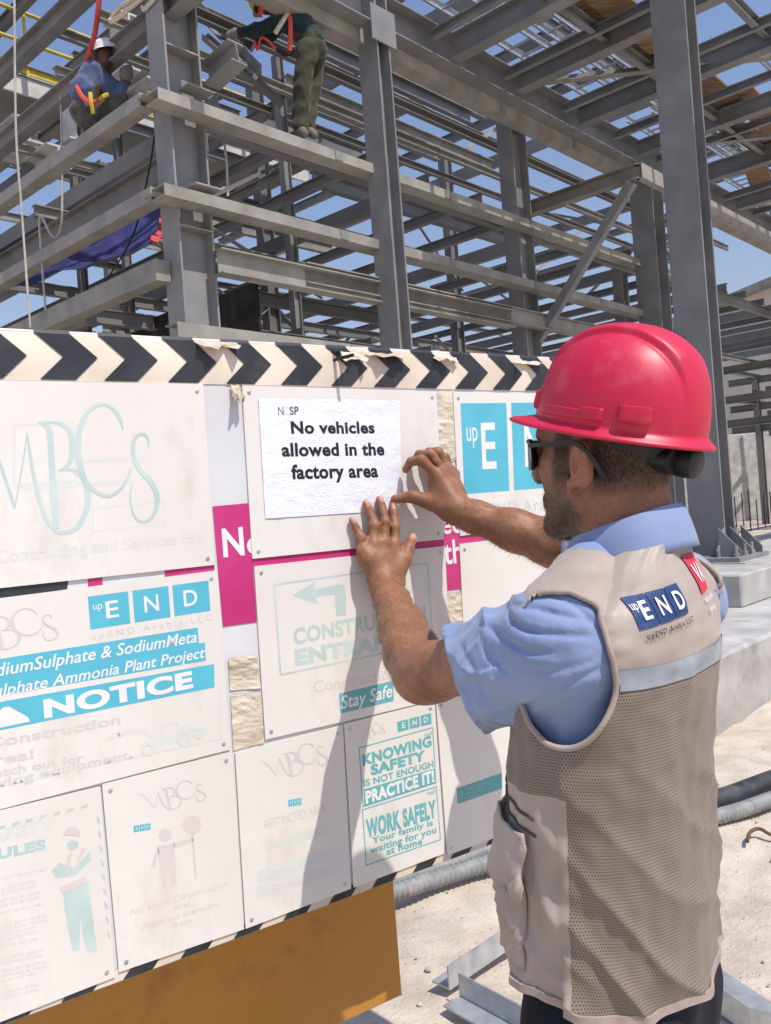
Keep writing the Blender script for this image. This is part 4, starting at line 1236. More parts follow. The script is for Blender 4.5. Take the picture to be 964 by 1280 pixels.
def make_mesh_cloth():
    mt, nt, bs, nd, lk = new_mat('brown_mesh_cloth')
    uv = nd.new('ShaderNodeUVMap'); uv.uv_map = 'cloth'
    def mth(op, a, b=None, c=None):
        n = nd.new('ShaderNodeMath'); n.operation = op
        for i, x in enumerate((a, b, c)):
            if x is None: continue
            if isinstance(x, (int, float)): n.inputs[i].default_value = x
            else: lk.new(x, n.inputs[i])
        return n.outputs[0]
    sp = nd.new('ShaderNodeSeparateXYZ'); lk.new(uv.outputs['UV'], sp.inputs[0])
    P_ = 0.0043
    ys = mth('DIVIDE', sp.outputs['Y'], P_ * 0.86)
    row = mth('FLOOR', ys)
    odd = mth('MULTIPLY', mth('MODULO', mth('ABSOLUTE', row), 2.0), 0.5)
    xs = mth('ADD', mth('DIVIDE', sp.outputs['X'], P_), odd)
    fx = mth('SUBTRACT', mth('FRACT', xs), 0.5); fy = mth('SUBTRACT', mth('FRACT', ys), 0.5)
    d = mth('SQRT', mth('ADD', mth('MULTIPLY', fx, fx), mth('MULTIPLY', fy, fy)))
    hole = nd.new('ShaderNodeMapRange'); hole.inputs[1].default_value = 0.17; hole.inputs[2].default_value = 0.27; hole.inputs[3].default_value = 1; hole.inputs[4].default_value = 0
    lk.new(d, hole.inputs[0])
    tc = nd.new('ShaderNodeTexCoord')
    nz = nd.new('ShaderNodeTexNoise'); nz.inputs['Scale'].default_value = 9; lk.new(tc.outputs['Object'], nz.inputs['Vector'])
    m0 = nd.new('ShaderNodeMixRGB'); lk.new(nz.outputs['Fac'], m0.inputs[0]); m0.inputs[1].default_value = (0.205, 0.163, 0.127, 1); m0.inputs[2].default_value = (0.27, 0.22, 0.176, 1)
    mx = nd.new('ShaderNodeMixRGB'); lk.new(hole.outputs[0], mx.inputs[0]); lk.new(m0.outputs[0], mx.inputs[1]); mx.inputs[2].default_value = (0.035, 0.028, 0.026, 1)
    lk.new(mx.outputs[0], bs.inputs['Base Color'])
    bs.inputs['Roughness'].default_value = 0.62; bs.inputs['Specular IOR Level'].default_value = 0.3; bs.inputs['Sheen Weight'].default_value = 0.1
    n2 = nd.new('ShaderNodeTexNoise'); n2.inputs['Scale'].default_value = 24; lk.new(tc.outputs['Object'], n2.inputs['Vector'])
    h = mth('ADD', mth('MULTIPLY', hole.outputs[0], -0.25), mth('MULTIPLY', n2.outputs['Fac'], 1.4))
    bp = nd.new('ShaderNodeBump'); bp.inputs['Strength'].default_value = 0.35; bp.inputs['Distance'].default_value = 0.004
    lk.new(h, bp.inputs['Height']); lk.new(bp.outputs['Normal'], bs.inputs['Normal'])
    return mt
M['mesh_cloth'] = make_mesh_cloth()
M['helmet'] = noise_mat('crimson_helmet_plastic', (0.53, 0.012, 0.048), (0.58, 0.017, 0.058), scale=5, rough=0.42, bump=0.03, bscale=90, spec=0.45, c3=(0.62, 0.11, 0.15), s3=16, lo3=0.52, hi3=0.84, bdist=0.001)
M['helmet_patch'] = mat_flat('faded_red_sticker', (0.52, 0.012, 0.045), rough=0.5)
M['lens'] = noise_mat('dark_lens', (0.012, 0.014, 0.02), (0.02, 0.022, 0.03), rough=0.08, spec=0.6)

# ------------------------------------------------------------------ the man: frames and joints
man = empty('person', (0.29, 1.14, 0))
tag(man, 'man in a red helmet and beige mesh vest pressing a paper notice on the hoarding', 'person')
YH = math.radians(41)
hf = Vector((-math.sin(YH), math.cos(YH), 0)); hr = Vector((math.cos(YH), math.sin(YH), 0))
HP = math.radians(3)
h_y = (hf * math.cos(HP) + Z * math.sin(HP)); h_z = (Z * math.cos(HP) - hf * math.sin(HP))
HC = Vector((0.305, 1.165, 1.578))
def Hd(x, y, z): return HC + hr * x + h_y * y + h_z * z
HM = np.array([[hr[i], h_y[i], h_z[i]] for i in range(3)])
YT = math.radians(55)
tf_ = Vector((-math.sin(YT), math.cos(YT), 0)); tr_ = Vector((math.cos(YT), math.sin(YT), 0))
def tcen(z):
    zs = [0.0, 0.80, 0.91, 1.20, 1.40, 1.49]
    xs = [0.270, 0.266, 0.264, 0.276, 0.306, 0.326]; ys = [1.13, 1.13, 1.13, 1.13, 1.135, 1.14]
    return Vector((float(np.interp(z, zs, xs)), float(np.interp(z, zs, ys)), z))
def Td(x, y, z): return tcen(z) + tr_ * x + tf_ * y
LS, LE = Vector((0.207, 1.028, 1.362)), Vector((0.034, 1.295, 1.280))
RS, RE = Vector((0.425, 1.285, 1.372)), Vector((0.36, 1.555, 1.425))
def PB(px, py, w): return hit(px, py, B0 + BN * w, BN)
def zz(x, y, w): return PB(420 + x / 2.835, 540 + y / 2.835, w)
def z4p(x, y, w): return PB(280 + x / 2.295, 400 + y / 2.295, w)
LWr = zz(180, 552, 0.050)
RWr = z4p(668, 548, 0.098)

def build_body():
    F = Field((-0.11, 0.93, 0.86), (0.60, 1.80, 1.75), 0.0025)
    c = F.cone
    # trunk below the clothes
    F.ell(V3(tcen(0.98)), (0.14, 0.09, 0.16), 0.02, Rm=np.array([[tr_[i], tf_[i], Z[i]] for i in range(3)]))
    F.ell(V3(tcen(1.25)), (0.140, 0.086, 0.20), 0.05, Rm=np.array([[tr_[i], tf_[i], Z[i]] for i in range(3)]))
    c(V3(LS), V3(RS), 0.046, 0.046, 0.05)
    # head
    def hc(a, b, r1, r2, k=0.012, sub=False): c(V3(Hd(*a)), V3(Hd(*b)), r1, r2, k, sub)
    def he(a, r, k=0.012, sub=False): F.ell(V3(Hd(*a)), r, k, HM, sub)
    he((0, -0.014, 0.045), (0.075, 0.096, 0.086), 0.01)
    he((0, 0.032, -0.018), (0.060, 0.062, 0.082), 0.03)
    for s in (-1, 1):
        hc((s * 0.054, -0.002, -0.052), (s * 0.018, 0.072, -0.088), 0.020, 0.019, 0.025)
        hc((s * 0.045, 0.055, -0.008), (s * 0.060, 0.015, -0.004), 0.018, 0.014, 0.02)
        hc((s * 0.045, 0.070, 0.040), (s * 0.008, 0.086, 0.038), 0.011, 0.012, 0.015)
        he((s * 0.032, 0.094, 0.018), (0.015, 0.012, 0.012), 0.010, sub=True)
        he((s * 0.032, 0.078, 0.018), (0.013, 0.013, 0.013), 0.002)
        hc((s * 0.011, 0.106, -0.022), (s * 0.010, 0.098, -0.018), 0.009, 0.009, 0.006)
        he((s * 0.079, -0.016, -0.004), (0.009, 0.0175, 0.031), 0.006)
        hc((s * 0.086, -0.030, 0.014), (s * 0.086, -0.030, -0.012), 0.0045, 0.004, 0.005)
        hc((s * 0.077, 0.0, -0.030), (s * 0.072, 0.004, -0.034), 0.008, 0.007, 0.006)
        he((s * 0.0905, -0.010, 0.000), (0.0095, 0.0095, 0.019), 0.003, sub=True)
    hc((0, 0.090, 0.030), (0, 0.114, -0.014), 0.009, 0.012, 0.012)
    hc((-0.018, 0.086, -0.050), (0.018, 0.086, -0.050), 0.008, 0.008, 0.008)
    hc((-0.016, 0.086, -0.062), (0.016, 0.086, -0.062), 0.009, 0.009, 0.006)
    he((0, 0.076, -0.090), (0.024, 0.018, 0.018), 0.016)
    # neck
    c(V3(Hd(0, -0.030, -0.045)), V3(tcen(1.46)), 0.056, 0.062, 0.025)
    c(V3(tcen(1.46)), V3(tcen(1.38)), 0.056, 0.072, 0.03)
    hc((-0.045, -0.03, -0.04), (-0.03, 0.02, -0.13), 0.016, 0.014, 0.03)
    # left arm
    arm = lambda a, b, t: V3(a.lerp(b, t))
    F.chain([arm(LS, LE, 0), arm(LS, LE, .5), arm(LS, LE, .9), arm(LS, LE, 1.0)], [0.048, 0.045, 0.039, 0.037], 0.03, 0.03)
    fd = (LWr - LE).normalized()
    F.chain([arm(LE, LWr, 0), arm(LE, LWr, .22), arm(LE, LWr, .5), arm(LE, LWr, .8), arm(LE, LWr, 1.0)], [0.0365, 0.0425, 0.038, 0.0295, 0.0265], 0.025, 0.02)
    F.ell(arm(LE, LWr, 0.97), (0.031, 0.020, 0.035), 0.02, np.array([[BT[i], BN[i], Z[i]] for i in range(3)]))
    # right arm
    F.chain([arm(RS, RE, 0), arm(RS, RE, .5), arm(RS, RE, 1.0)], [0.056, 0.050, 0.041], 0.04, 0.03)
    F.chain([arm(RE, RWr, 0), arm(RE, RWr, .25), arm(RE, RWr, .55), arm(RE, RWr, .85), arm(RE, RWr, 1.0)], [0.040, 0.043, 0.037, 0.029, 0.027], 0.025, 0.02)
    # left hand flat on the sheet
    kn = {'i': (207, 402, .030), 'm': (168, 392, .033), 'r': (132, 400, .031), 'p': (98, 424, .026)}
    fing = {'i': [(207, 402, .030), (208, 335, .026), (205, 296, .018), (201, 262, .0135)],
            'm': [(168, 392, .033), (174, 322, .028), (165, 275, .019), (155, 238, .0135)],
            'r': [(132, 400, .031), (136, 330, .027), (122, 287, .018), (108, 253, .0135)],
            'p': [(98, 424, .026), (90, 376, .023), (72, 340, .016), (57, 311, .0130)]}
    rad = {'i': (.0105, .0096, .0086, .0072), 'm': (.0108, .0098, .0088, .0074), 'r': (.0104, .0094, .0084, .0070), 'p': (.0094, .0082, .0074, .0062)}
    wr = V3(LWr)
    for q, (x, y, w) in kn.items():
        base = {'i': (200, 530, .046), 'm': (185, 532, .050), 'r': (170, 534, .050), 'p': (155, 536, .045)}[q]
        c(V3(zz(*base)), V3(zz(x, y, w)), 0.017, 0.0128, 0.016)
        if q != 'p': pass
    for (a, b) in (('i', 'm'), ('m', 'r'), ('r', 'p')):
        c(V3(zz(kn[a][0], kn[a][1] + 28, kn[a][2] - .006)), V3(zz(kn[b][0], kn[b][1] + 28, kn[b][2] - .006)), 0.011, 0.011, 0.012)
        c(V3(zz((kn[a][0] + kn[b][0]) / 2, 450, .036)), V3(zz(178, 515, .042)), 0.015, 0.016, 0.014)
    for q in 'imrp':
        pts = [V3(zz(*p)) for p in fing[q]]
        F.chain(pts, rad[q], 0.0035, 0.002)
        F.ell(pts[1], (.0102, .0095, .0095), 0.006)
        F.ell(V3(zz(kn[q][0], kn[q][1], kn[q][2] + .003)), (.0105, .0095, .0105), 0.010)
    tb = [(200, 520, .048), (241, 452, .047), (257, 412, .041), (272, 374, .033)]
    F.chain([V3(zz(*p)) for p in tb], [.019, .0148, .0118, .0092], 0.014, 0.004)
    c(V3(zz(205, 500, .036)), V3(zz(222, 420, .026)), 0.012, 0.007, 0.012)
    # right hand pinching the corner of the sheet
    RK = {'i': (612, 446, .068), 'm': (630, 436, .058), 'r': (645, 436, .046), 'p': (655, 446, .034)}
    RF = {'i': [(612, 446, .068), (566, 402, .060), (538, 406, .040), (521, 429, .022)],
          'm': [(630, 436, .058), (592, 386, .050), (561, 386, .034), (545, 404, .018)],
          'r': [(645, 436, .046), (614, 380, .038), (588, 378, .026), (572, 394, .013)],
          'p': [(655, 446, .034), (634, 396, .028), (614, 388, .019), (600, 398, .011)]}
    for q, p in RK.items():
        c(V3(z4p(666 + (0 if q in 'im' else 6), 540, .098 - .006 * 'imrp'.index(q))), V3(z4p(*p)), 0.019, 0.0135, 0.018)
    for (a, b) in (('i', 'm'), ('m', 'r'), ('r', 'p')):
        pa_ = [(RK[a][i] + (668, 538, .09)[i]) / 2 for i in range(3)]; pb_ = [(RK[b][i] + (668, 538, .09)[i]) / 2 for i in range(3)]
        c(V3(z4p(*pa_)), V3(z4p(*pb_)), 0.016, 0.015, 0.014)
    for q in 'imrp':
        pts = [V3(z4p(*p)) for p in RF[q]]
        F.chain(pts, [x * 1.03 for x in rad[q]], 0.0035, 0.002)
        F.ell(pts[1], (.0100, .0100, .0100), 0.006)
        F.ell(pts[0] + V3(BN) * .002, (.0112, .0112, .0112), 0.010)
    tb2 = [(652, 545, .086), (596, 524, .062), (540, 506, .038), (492, 513, .0155)]
    F.chain([V3(z4p(*p)) for p in tb2], [.020, .0155, .0122, .0090], 0.016, 0.004)
    c(V3(z4p(640, 530, .082)), V3(z4p(600, 470, .058)), 0.017, 0.010, 0.016)
    F.disp(lambda x, y, z: 0.0007 * np.sin(70 * x + 9 * np.sin(25 * z)) * np.sin(60 * z + 8 * np.sin(31 * y)))
    for q in 'imrp':
        for pts in ([V3(zz(*p)) for p in fing[q]], [V3(z4p(*p)) for p in RF[q]]):
            for kk, amp in ((1, 0.0011), (2, 0.0008)):
                ax_ = pts[kk + 1] - pts[kk - 1]; ax_ = ax_ / np.linalg.norm(ax_); c0 = pts[kk]
                sl, g = F._sl(c0 - 0.016, c0 + 0.016)
                t_ = (g[0] - c0[0]) * ax_[0] + (g[1] - c0[1]) * ax_[1] + (g[2] - c0[2]) * ax_[2]
                r2 = (g[0] - c0[0]) ** 2 + (g[1] - c0[1]) ** 2 + (g[2] - c0[2]) ** 2
                F.f[sl] += (amp * np.cos(t_ * 2 * np.pi / 0.0052) ** 2 * np.exp(-r2 / 0.008 ** 2) * -1 + amp * np.exp(-r2 / 0.008 ** 2)).astype(np.float32)
    for vp in ([(190, 525, .052), (186, 470, .050), (196, 430, .044)], [(178, 525, .055), (160, 465, .050), (150, 425, .045)], [(165, 530, .054), (140, 470, .046), (116, 440, .039)], [(186, 470, .050), (160, 440, .048), (152, 415, .044)]):
        F.chain([V3(zz(*p)) for p in vp], [0.0022] * 3, 0.006, 0.004)
    for (a_, b_, off_) in ((.35, .98, .030), (.2, .7, .036)):
        p_, q_ = LE.lerp(LWr, a_), LE.lerp(LWr, b_)
        F.chain([V3(p_ - c_f * off_ + c_r * .012), V3(p_.lerp(q_, .5) - c_f * (off_ - .003) - c_r * .006), V3(q_ - c_f * (off_ - .008) + c_r * .006)], [0.0022] * 3, 0.008, 0.006)
    me = F.mesh('person_body')
    v = verts(me)
    loc = (v - V3(HC)) @ HM                                 # head coordinates
    x, y, z = loc[:, 0], loc[:, 1], loc[:, 2]
    ishead = (z > -0.16) & (np.abs(x) < 0.12) & (np.abs(y) < 0.16)
    sst = lambda a, lo, hi: np.clip((a - lo) / (hi - lo), 0, 1)
    n1 = np.array([noise.noise(Vector(p) * 60) for p in loc[ishead]])
    wob = np.zeros(len(v)); wob[ishead] = n1 * 0.008
    jaw = sst(-z + 0.30 * (y - 0.02) - 0.036 + wob, 0.0, 0.022) * sst(y + 0.012 + wob, 0, 0.02) * sst(z + 0.128, 0, 0.02)
    mus = sst(0.008 - np.abs(z + 0.038 + wob * .4), 0, 0.006) * sst(y - 0.082, 0, 0.006) * (np.abs(x) < 0.036)
    lips = (np.abs(z + 0.057) < 0.009) & (np.abs(x) < 0.022) & (y > 0.078)
    beard = np.maximum(jaw * 0.74, mus * 0.9); beard[lips] = 0
    side = sst(0.022 - np.abs(y - 0.020) + wob, 0, 0.010) * sst(z + 0.045, 0, 0.03) * (np.abs(x) > 0.05)
    back = sst(-y - 0.012 + wob, 0, 0.016) * sst(z + 0.052 + wob, 0, 0.035)
    back = np.where((np.abs(x) > 0.074) & (y > -0.04), back * 0.25, back)
    beard = np.maximum(beard, np.maximum(side * 0.85, back * 0.95)) * ishead
    ear = (np.abs(x) > 0.077) & (np.abs(y + 0.012) < 0.03) & (np.abs(z + 0.005) < 0.04)
    beard[ear] *= 0.05
    set_attr(me, 'beard', beard)
    rosy = np.zeros(len(v)); rosy[ear] = 0.5
    nose = ishead & (y > 0.098); rosy[nose] = 0.4; rosy[lips & ishead] = 0.8
    nail = np.zeros(len(v))
    for q in 'imrp':                                        # finger tips are paler and rosier, nails paler still
        for pts, tip in ((fing[q], zz), (RF[q], z4p)):
            t_ = V3(tip(*pts[3])); d_ = np.linalg.norm(v - t_, axis=1)
            rosy = np.maximum(rosy, 0.55 * np.clip(1.6 - d_ / 0.011, 0, 1))
            ax_ = V3(tip(*pts[3])) - V3(tip(*pts[2])); ax_ /= np.linalg.norm(ax_)
            rel = v - t_; al = rel @ ax_; out = rel @ V3(BN)
            lat = np.linalg.norm(rel - np.outer(al, ax_) - np.outer(out, V3(BN)), axis=1)
            if tip is zz: nail = np.maximum(nail, ((al > -0.008) & (al < 0.005) & (out > 0.0032) & (lat < 0.0052)) * 0.8)
    t_ = V3(zz(272, 374, .033)); rel = v - t_
    nail = np.maximum(nail, ((np.abs(rel @ V3(Z)) < 0.008) & (np.linalg.norm(rel, axis=1) < 0.012) & (rel @ V3(BN) > 0.003)) * 0.7)
    for tip in (zz(272, 374, .033), z4p(492, 513, .0155)):
        rosy = np.maximum(rosy, 0.6 * np.clip(1.7 - np.linalg.norm(v - V3(tip), axis=1) / 0.013, 0, 1))
    set_attr(me, 'rosy', rosy); set_attr(me, 'nail', nail)
    body = link('body', me, M['skin'], man)
    # short beard and nape hairs, and fine forearm hair, as slivers
    rnd = np.random.default_rng(3)
    me.calc_loop_triangles()
    nrm = np.empty(len(v) * 3, np.float32); me.vertices.foreach_get('normal', nrm); nrm = nrm.reshape(-1, 3)
    co_w = v
    def slivers(name, idx, length, width, down, mat, jit):
        hb = MB()
        for i in idx:
            p = co_w[i]; n_ = nrm[i]
            d = n_ * 0.55 + down(i) + rnd.normal(0, jit, 3); d = d / np.linalg.norm(d)
            sd_ = np.cross(d, n_); sd_ = sd_ / (np.linalg.norm(sd_) + 1e-6) * width
            l = length * rnd.uniform(0.6, 1.3); pp = p - n_ * 0.0006 + rnd.normal(0, 0.0012, 3)
            hb.add([pp - sd_, pp + sd_, pp + d * l], [(0, 1, 2)])
        if hb.v:
            m_ = bpy.data.meshes.new(name); m_.from_pydata(hb.v, [], hb.f); link(name, m_, M[mat], man)
    pb_ = np.clip(beard, 0, 1) ** 1.5
    isb = np.where((pb_ > 0.25) & (y > -0.02) & (rnd.random(len(v)) < pb_ * 0.55))[0]
    slivers('beard', isb, 0.0065, 0.00030, lambda i: np.array([0, 0, -0.6]), 'hair', 0.35)
    ish = np.where((pb_ > 0.25) & (y <= -0.02) & (rnd.random(len(v)) < pb_ * 0.55))[0]
    for nm, (pa_, pb2) in (('left', (LE, LWr)), ('right', (RE, RWr))):
        a_, b2 = V3(pa_), V3(pb2); ba = b2 - a_
        tt = ((v - a_) @ ba) / (ba @ ba)
        dd_ = np.linalg.norm(v - a_ - np.outer(np.clip(tt, 0, 1), ba), axis=1)
        sel = np.where((tt > -0.02) & (tt < 1.02) & (dd_ < 0.06) & (rnd.random(len(v)) < 0.20))[0]
        u_ = ba / np.linalg.norm(ba)
        slivers('arm_hair', sel, 0.0085, 0.00022, lambda i: -np.array([0, 0, 1.0]) * 0.7 + u_ * 0.9, 'armhair', 0.35)
    slivers('hair', ish, 0.008, 0.00032, lambda i: np.array([0, 0, -1.0]), 'hair', 0.25)
    return body
v_me = build_body()
me_b = v_me.data
# ------------------------------------------------------------------ shirt
def wrinkle(amp, seed, fx=26.0):
    r_ = np.random.default_rng(seed)
    ph = r_.uniform(0, 6.28, 12); dr = r_.normal(0, 1, (6, 3))
    dr /= np.linalg.norm(dr, axis=1)[:, None]
    def fn(x, y, z):
        o = 0
        for i in range(6):
            k_ = fx * (0.6 + 0.35 * i)
            a = dr[i]
            o = o + np.abs(np.sin(k_ * (a[0] * x + a[1] * y + a[2] * z) + ph[i] + 1.6 * np.sin(11 * (x * a[1] + y * a[2] + z * a[0]) + ph[i + 6]))) / (1 + 0.55 * i)
        return amp * (o - 1.3)
    return fn
CUFF_C = Vector((0.090, 1.186, 1.290))
def build_shirt():
    F = Field((-0.02, 0.92, 1.14), (0.56, 1.60, 1.53), 0.003)
    TM = np.array([[tr_[i], tf_[i], Z[i]] for i in range(3)])
    F.ell(V3(tcen(1.25)), (0.166, 0.104, 0.24), 0.02, TM)
    F.cone(V3(LS + tr_ * 0.03), V3(RS - tr_ * 0.03), 0.052, 0.052, 0.05)
    ax_ = (CUFF_C - LS).normalized()
    # left sleeve: wide, hanging below the arm
    s0 = LS + ax_ * 0.008 - Z * 0.008
    F.cone(V3(s0), V3(s0.lerp(CUFF_C, .5) + Z * 0.004), 0.078, 0.075, 0.055)
    F.cone(V3(s0.lerp(CUFF_C, .5) + Z * 0.004), V3(CUFF_C + ax_ * 0.05), 0.075, 0.071, 0.02)
    a2 = (RE - RS).normalized()
    F.cone(V3(RS), V3(RS + a2 * 0.30), 0.078, 0.066, 0.03)
    w1 = wrinkle(0.0055, 5, 20)
    ca = V3(ax_); c0 = V3(s0)
    side_ = np.cross(ca, np.array([0, 0, 1.0])); side_ /= np.linalg.norm(side_); up_ = np.cross(side_, ca)
    def folds(x, y, z):
        t = (x - c0[0]) * ca[0] + (y - c0[1]) * ca[1] + (z - c0[2]) * ca[2]
        u_ = (x - c0[0]) * side_[0] + (y - c0[1]) * side_[1] + (z - c0[2]) * side_[2]
        h_ = (x - c0[0]) * up_[0] + (y - c0[1]) * up_[1] + (z - c0[2]) * up_[2]
        ang = np.arctan2(h_, u_)
        near = np.exp(-((t - 0.07) / 0.06) ** 2)
        fo = near * 0.013 * (np.abs(np.sin(34 * t + 1.3 * ang + 1.2 * np.sin(3 * ang + 16 * t))) ** 0.7 - 0.6) * np.exp(-(1 - np.cos(ang - 2.3)) * 0.9)
        fo = fo + 0.008 * (np.abs(np.sin(2.0 * ang + 13 * t + 1.1 * np.sin(22 * t + ang))) ** 0.6 - 0.65) * np.clip(t / 0.08, 0, 1) * np.clip((0.23 - t) / 0.05, 0.25, 1)
        fo = fo + 0.003 * np.sin(9 * ang - 30 * t) * np.clip((t - 0.05) / 0.1, 0, 1)
        return fo * (t > -0.05) * (t < 0.32) * np.clip((0.20 - t) / 0.09, 0.3, 1)
    F.disp(folds); F.disp(w1); F.disp(wrinkle(0.0016, 21, 58))
    # seam band near the cuff
    def band(x, y, z):
        t = (x - CUFF_C[0]) * ca[0] + (y - CUFF_C[1]) * ca[1] + (z - CUFF_C[2]) * ca[2]
        ang = np.arctan2((x - c0[0]) * up_[0] + (y - c0[1]) * up_[1] + (z - c0[2]) * up_[2], (x - c0[0]) * side_[0] + (y - c0[1]) * side_[1] + (z - c0[2]) * side_[2])
        b_ = -0.0014 * ((t > -0.024) & (t < 0.02)) - 0.12 * np.clip(t + 0.05, 0, 0.1) * (t < 0.06) + 0.0014 * np.exp(-((t + 0.025) / 0.003) ** 2)
        return b_ + 0.0014 * np.sin(38 * ang + 3 * np.sin(7 * ang)) * np.exp(-((t + 0.024) / 0.012) ** 2)
    F.disp(band)
    F.cone(V3(CUFF_C - ax_ * 0.085 + Z * 0.0), V3(CUFF_C + ax_ * 0.09), 0.052, 0.067, 0.0, sub=True)
    F.cone(V3(RS + a2 * 0.16), V3(RS + a2 * 0.42), 0.05, 0.060, 0.0, sub=True)
    vw = (CUFF_C - CAM).normalized(); cn = (ax_ - vw * (ax_.dot(vw) * 0.9)).normalized()
    x, y, z = F.ax[0][:, None, None], F.ax[1][None, :, None], F.ax[2][None, None, :]
    d = (x - CUFF_C[0]) * cn[0] + (y - CUFF_C[1]) * cn[1] + (z - CUFF_C[2]) * cn[2]
    far = ((x - V3(s0)[0]) ** 2 + (y - s0[1]) ** 2 + (z - s0[2]) ** 2) > 0.0
    leftside = ((x - tcen(1.3)[0]) * tr_[0] + (y - tcen(1.3)[1]) * tr_[1]) < 0.02
    F.f = np.where(leftside, np.maximum(F.f, d.astype(np.float32)), F.f)
    re = RS + a2 * 0.255
    d2 = (x - re[0]) * a2[0] + (y - re[1]) * a2[1] + (z - re[2]) * a2[2]
    F.f = np.where(~leftside, np.maximum(F.f, d2.astype(np.float32)), F.f)
    base = F.mesh('shirt_base')
    bv = BVHTree.FromPolygons([v.co for v in base.vertices], [tuple(q_.vertices) for q_ in base.polygons])
    bpy.data.meshes.remove(base)
    for ln, amp in (([(636, 757), (668, 762), (700, 770), (742, 778)], .0055), ([(588, 768), (620, 790), (655, 812), (692, 816)], .0060), ([(630, 752), (640, 772), (665, 790), (735, 795)], .0065), ([(572, 800), (598, 850), (612, 884)], .0035),
                    ([(602, 902), (660, 882), (720, 848), (752, 836)], .0045), ([(684, 742), (720, 760), (748, 786)], .0050), ([(556, 826), (582, 862), (602, 908)], .0030), ([(640, 830), (690, 838), (742, 826)], .0035), ([(600, 790), (612, 820), (650, 850)], .0035)):
        pts = []
        for q_ in path([Vector((x_, y_, 0)) for x_, y_ in ln], 12):
            hh = bv.ray_cast(CAM, ray(q_.x, q_.y).normalized())
            if hh[0] is not None and (hh[0] - CAM).length < 1.5: pts.append(V3(hh[0]))
        for i, pt in enumerate(pts[:-1]):
            a_, b2 = pt, pts[i + 1]
            sl, g = F._sl(np.minimum(a_, b2) - 0.05, np.maximum(a_, b2) + 0.05)
            if sl is None: continue
            mid = (a_ + b2) / 2; L_ = np.linalg.norm(b2 - a_) + 1e-6; ax2 = (b2 - a_) / L_
            tt = (g[0] - mid[0]) * ax2[0] + (g[1] - mid[1]) * ax2[1] + (g[2] - mid[2]) * ax2[2]
            r2 = (g[0] - mid[0]) ** 2 + (g[1] - mid[1]) ** 2 + (g[2] - mid[2]) ** 2 - tt ** 2
            wt = np.exp(-(tt / (0.62 * L_)) ** 2)
            ta = amp * math.sin(math.pi * (i + 0.8) / (len(pts) + 0.6)) * 0.9
            F.f[sl] += (wt * ta * (1.25 * np.exp(-r2 / 0.0052 ** 2) - 0.85 * np.exp(-r2 / 0.015 ** 2))).astype(np.float32)
    me = F.mesh('shirt')
    return link('shirt', me, M['shirt'], man)
shirt = build_shirt()

# collar: a stand that folds over, open at the throat
def build_collar():
    k = MB(); n = 72
    vs_ = []
    prof = [(0.0, 0.000), (0.001, 0.020), (0.002, 0.034), (0.007, 0.038), (0.012, 0.032), (0.018, 0.014), (0.023, -0.006), (0.025, -0.017)]
    for i in range(n + 1):
        a = math.radians(-155 + 310 * i / n)                # 0 = nape
        bx, by = math.sin(a), -math.cos(a)
        fr_ = (1 - math.cos(a)) / 2
        c = tcen(1.47) + tf_ * 0.004
        base_z = 1.474 - 0.036 * fr_
        wav = 0.002 * math.sin(5 * a + 1)
        for r_, h_ in prof:
            ext = 1.0 + 0.5 * max(0, fr_ - 0.55) * (1 if r_ > .012 else 0)
            rx = 0.062 + r_ * ext + wav; ry = 0.063 + r_ * ext + wav
            hh = h_ * (1.0 - 0.1 * fr_) - (0.012 * max(0, fr_ - 0.5) * 2 if r_ > .02 else 0)
            vs_.append(c + tr_ * (bx * rx) + tf_ * (by * ry) + Z * (base_z - 1.47 + hh))
    m_ = len(prof)
    k.add(vs_, [(i * m_ + j, i * m_ + j + 1, (i + 1) * m_ + j + 1, (i + 1) * m_ + j) for i in range(n) for j in range(m_ - 1)])
    o = k.build('collar', M['shirt'], man, sm=70)
    md = o.modifiers.new('thick', 'SOLIDIFY'); md.thickness = 0.0022; md.offset = 0
    return o
build_collar()

# ------------------------------------------------------------------ vest: a loft round the trunk with arm holes cut out
NT, NS = 288, 190
RINGS = [  # z, half width, half depth, z drop at the sides, forward shift
    (0.938, 0.168, 0.121, 0.000, 0.004), (0.96, 0.169, 0.122, 0.0, 0.004), (1.02, 0.170, 0.122, 0.0, 0.004), (1.11, 0.172, 0.119, 0.0, 0.002), (1.20, 0.176, 0.117, 0.0, 0.0),
    (1.29, 0.184, 0.115, 0.0, -0.002), (1.348, 0.189, 0.110, 0.002, -0.004), (1.386, 0.185, 0.100, 0.006, -0.006), (1.413, 0.170, 0.088, 0.014, -0.006), (1.436, 0.144, 0.078, 0.020, -0.004), (1.456, 0.113, 0.073, 0.018, 0.0), (1.474, 0.086, 0.074, 0.010, 0.0)]
def ring_at(s):
    x = s * (len(RINGS) - 1); i = min(int(x), len(RINGS) - 2); t = x - i
    P_ = [np.array(RINGS[max(0, min(len(RINGS) - 1, i + k))]) for k in (-1, 0, 1, 2)]
    return 0.5 * (2 * P_[1] + (P_[2] - P_[0]) * t + (2 * P_[0] - 5 * P_[1] + 4 * P_[2] - P_[3]) * t * t + (3 * P_[1] - P_[0] - 3 * P_[2] + P_[3]) * t ** 3)
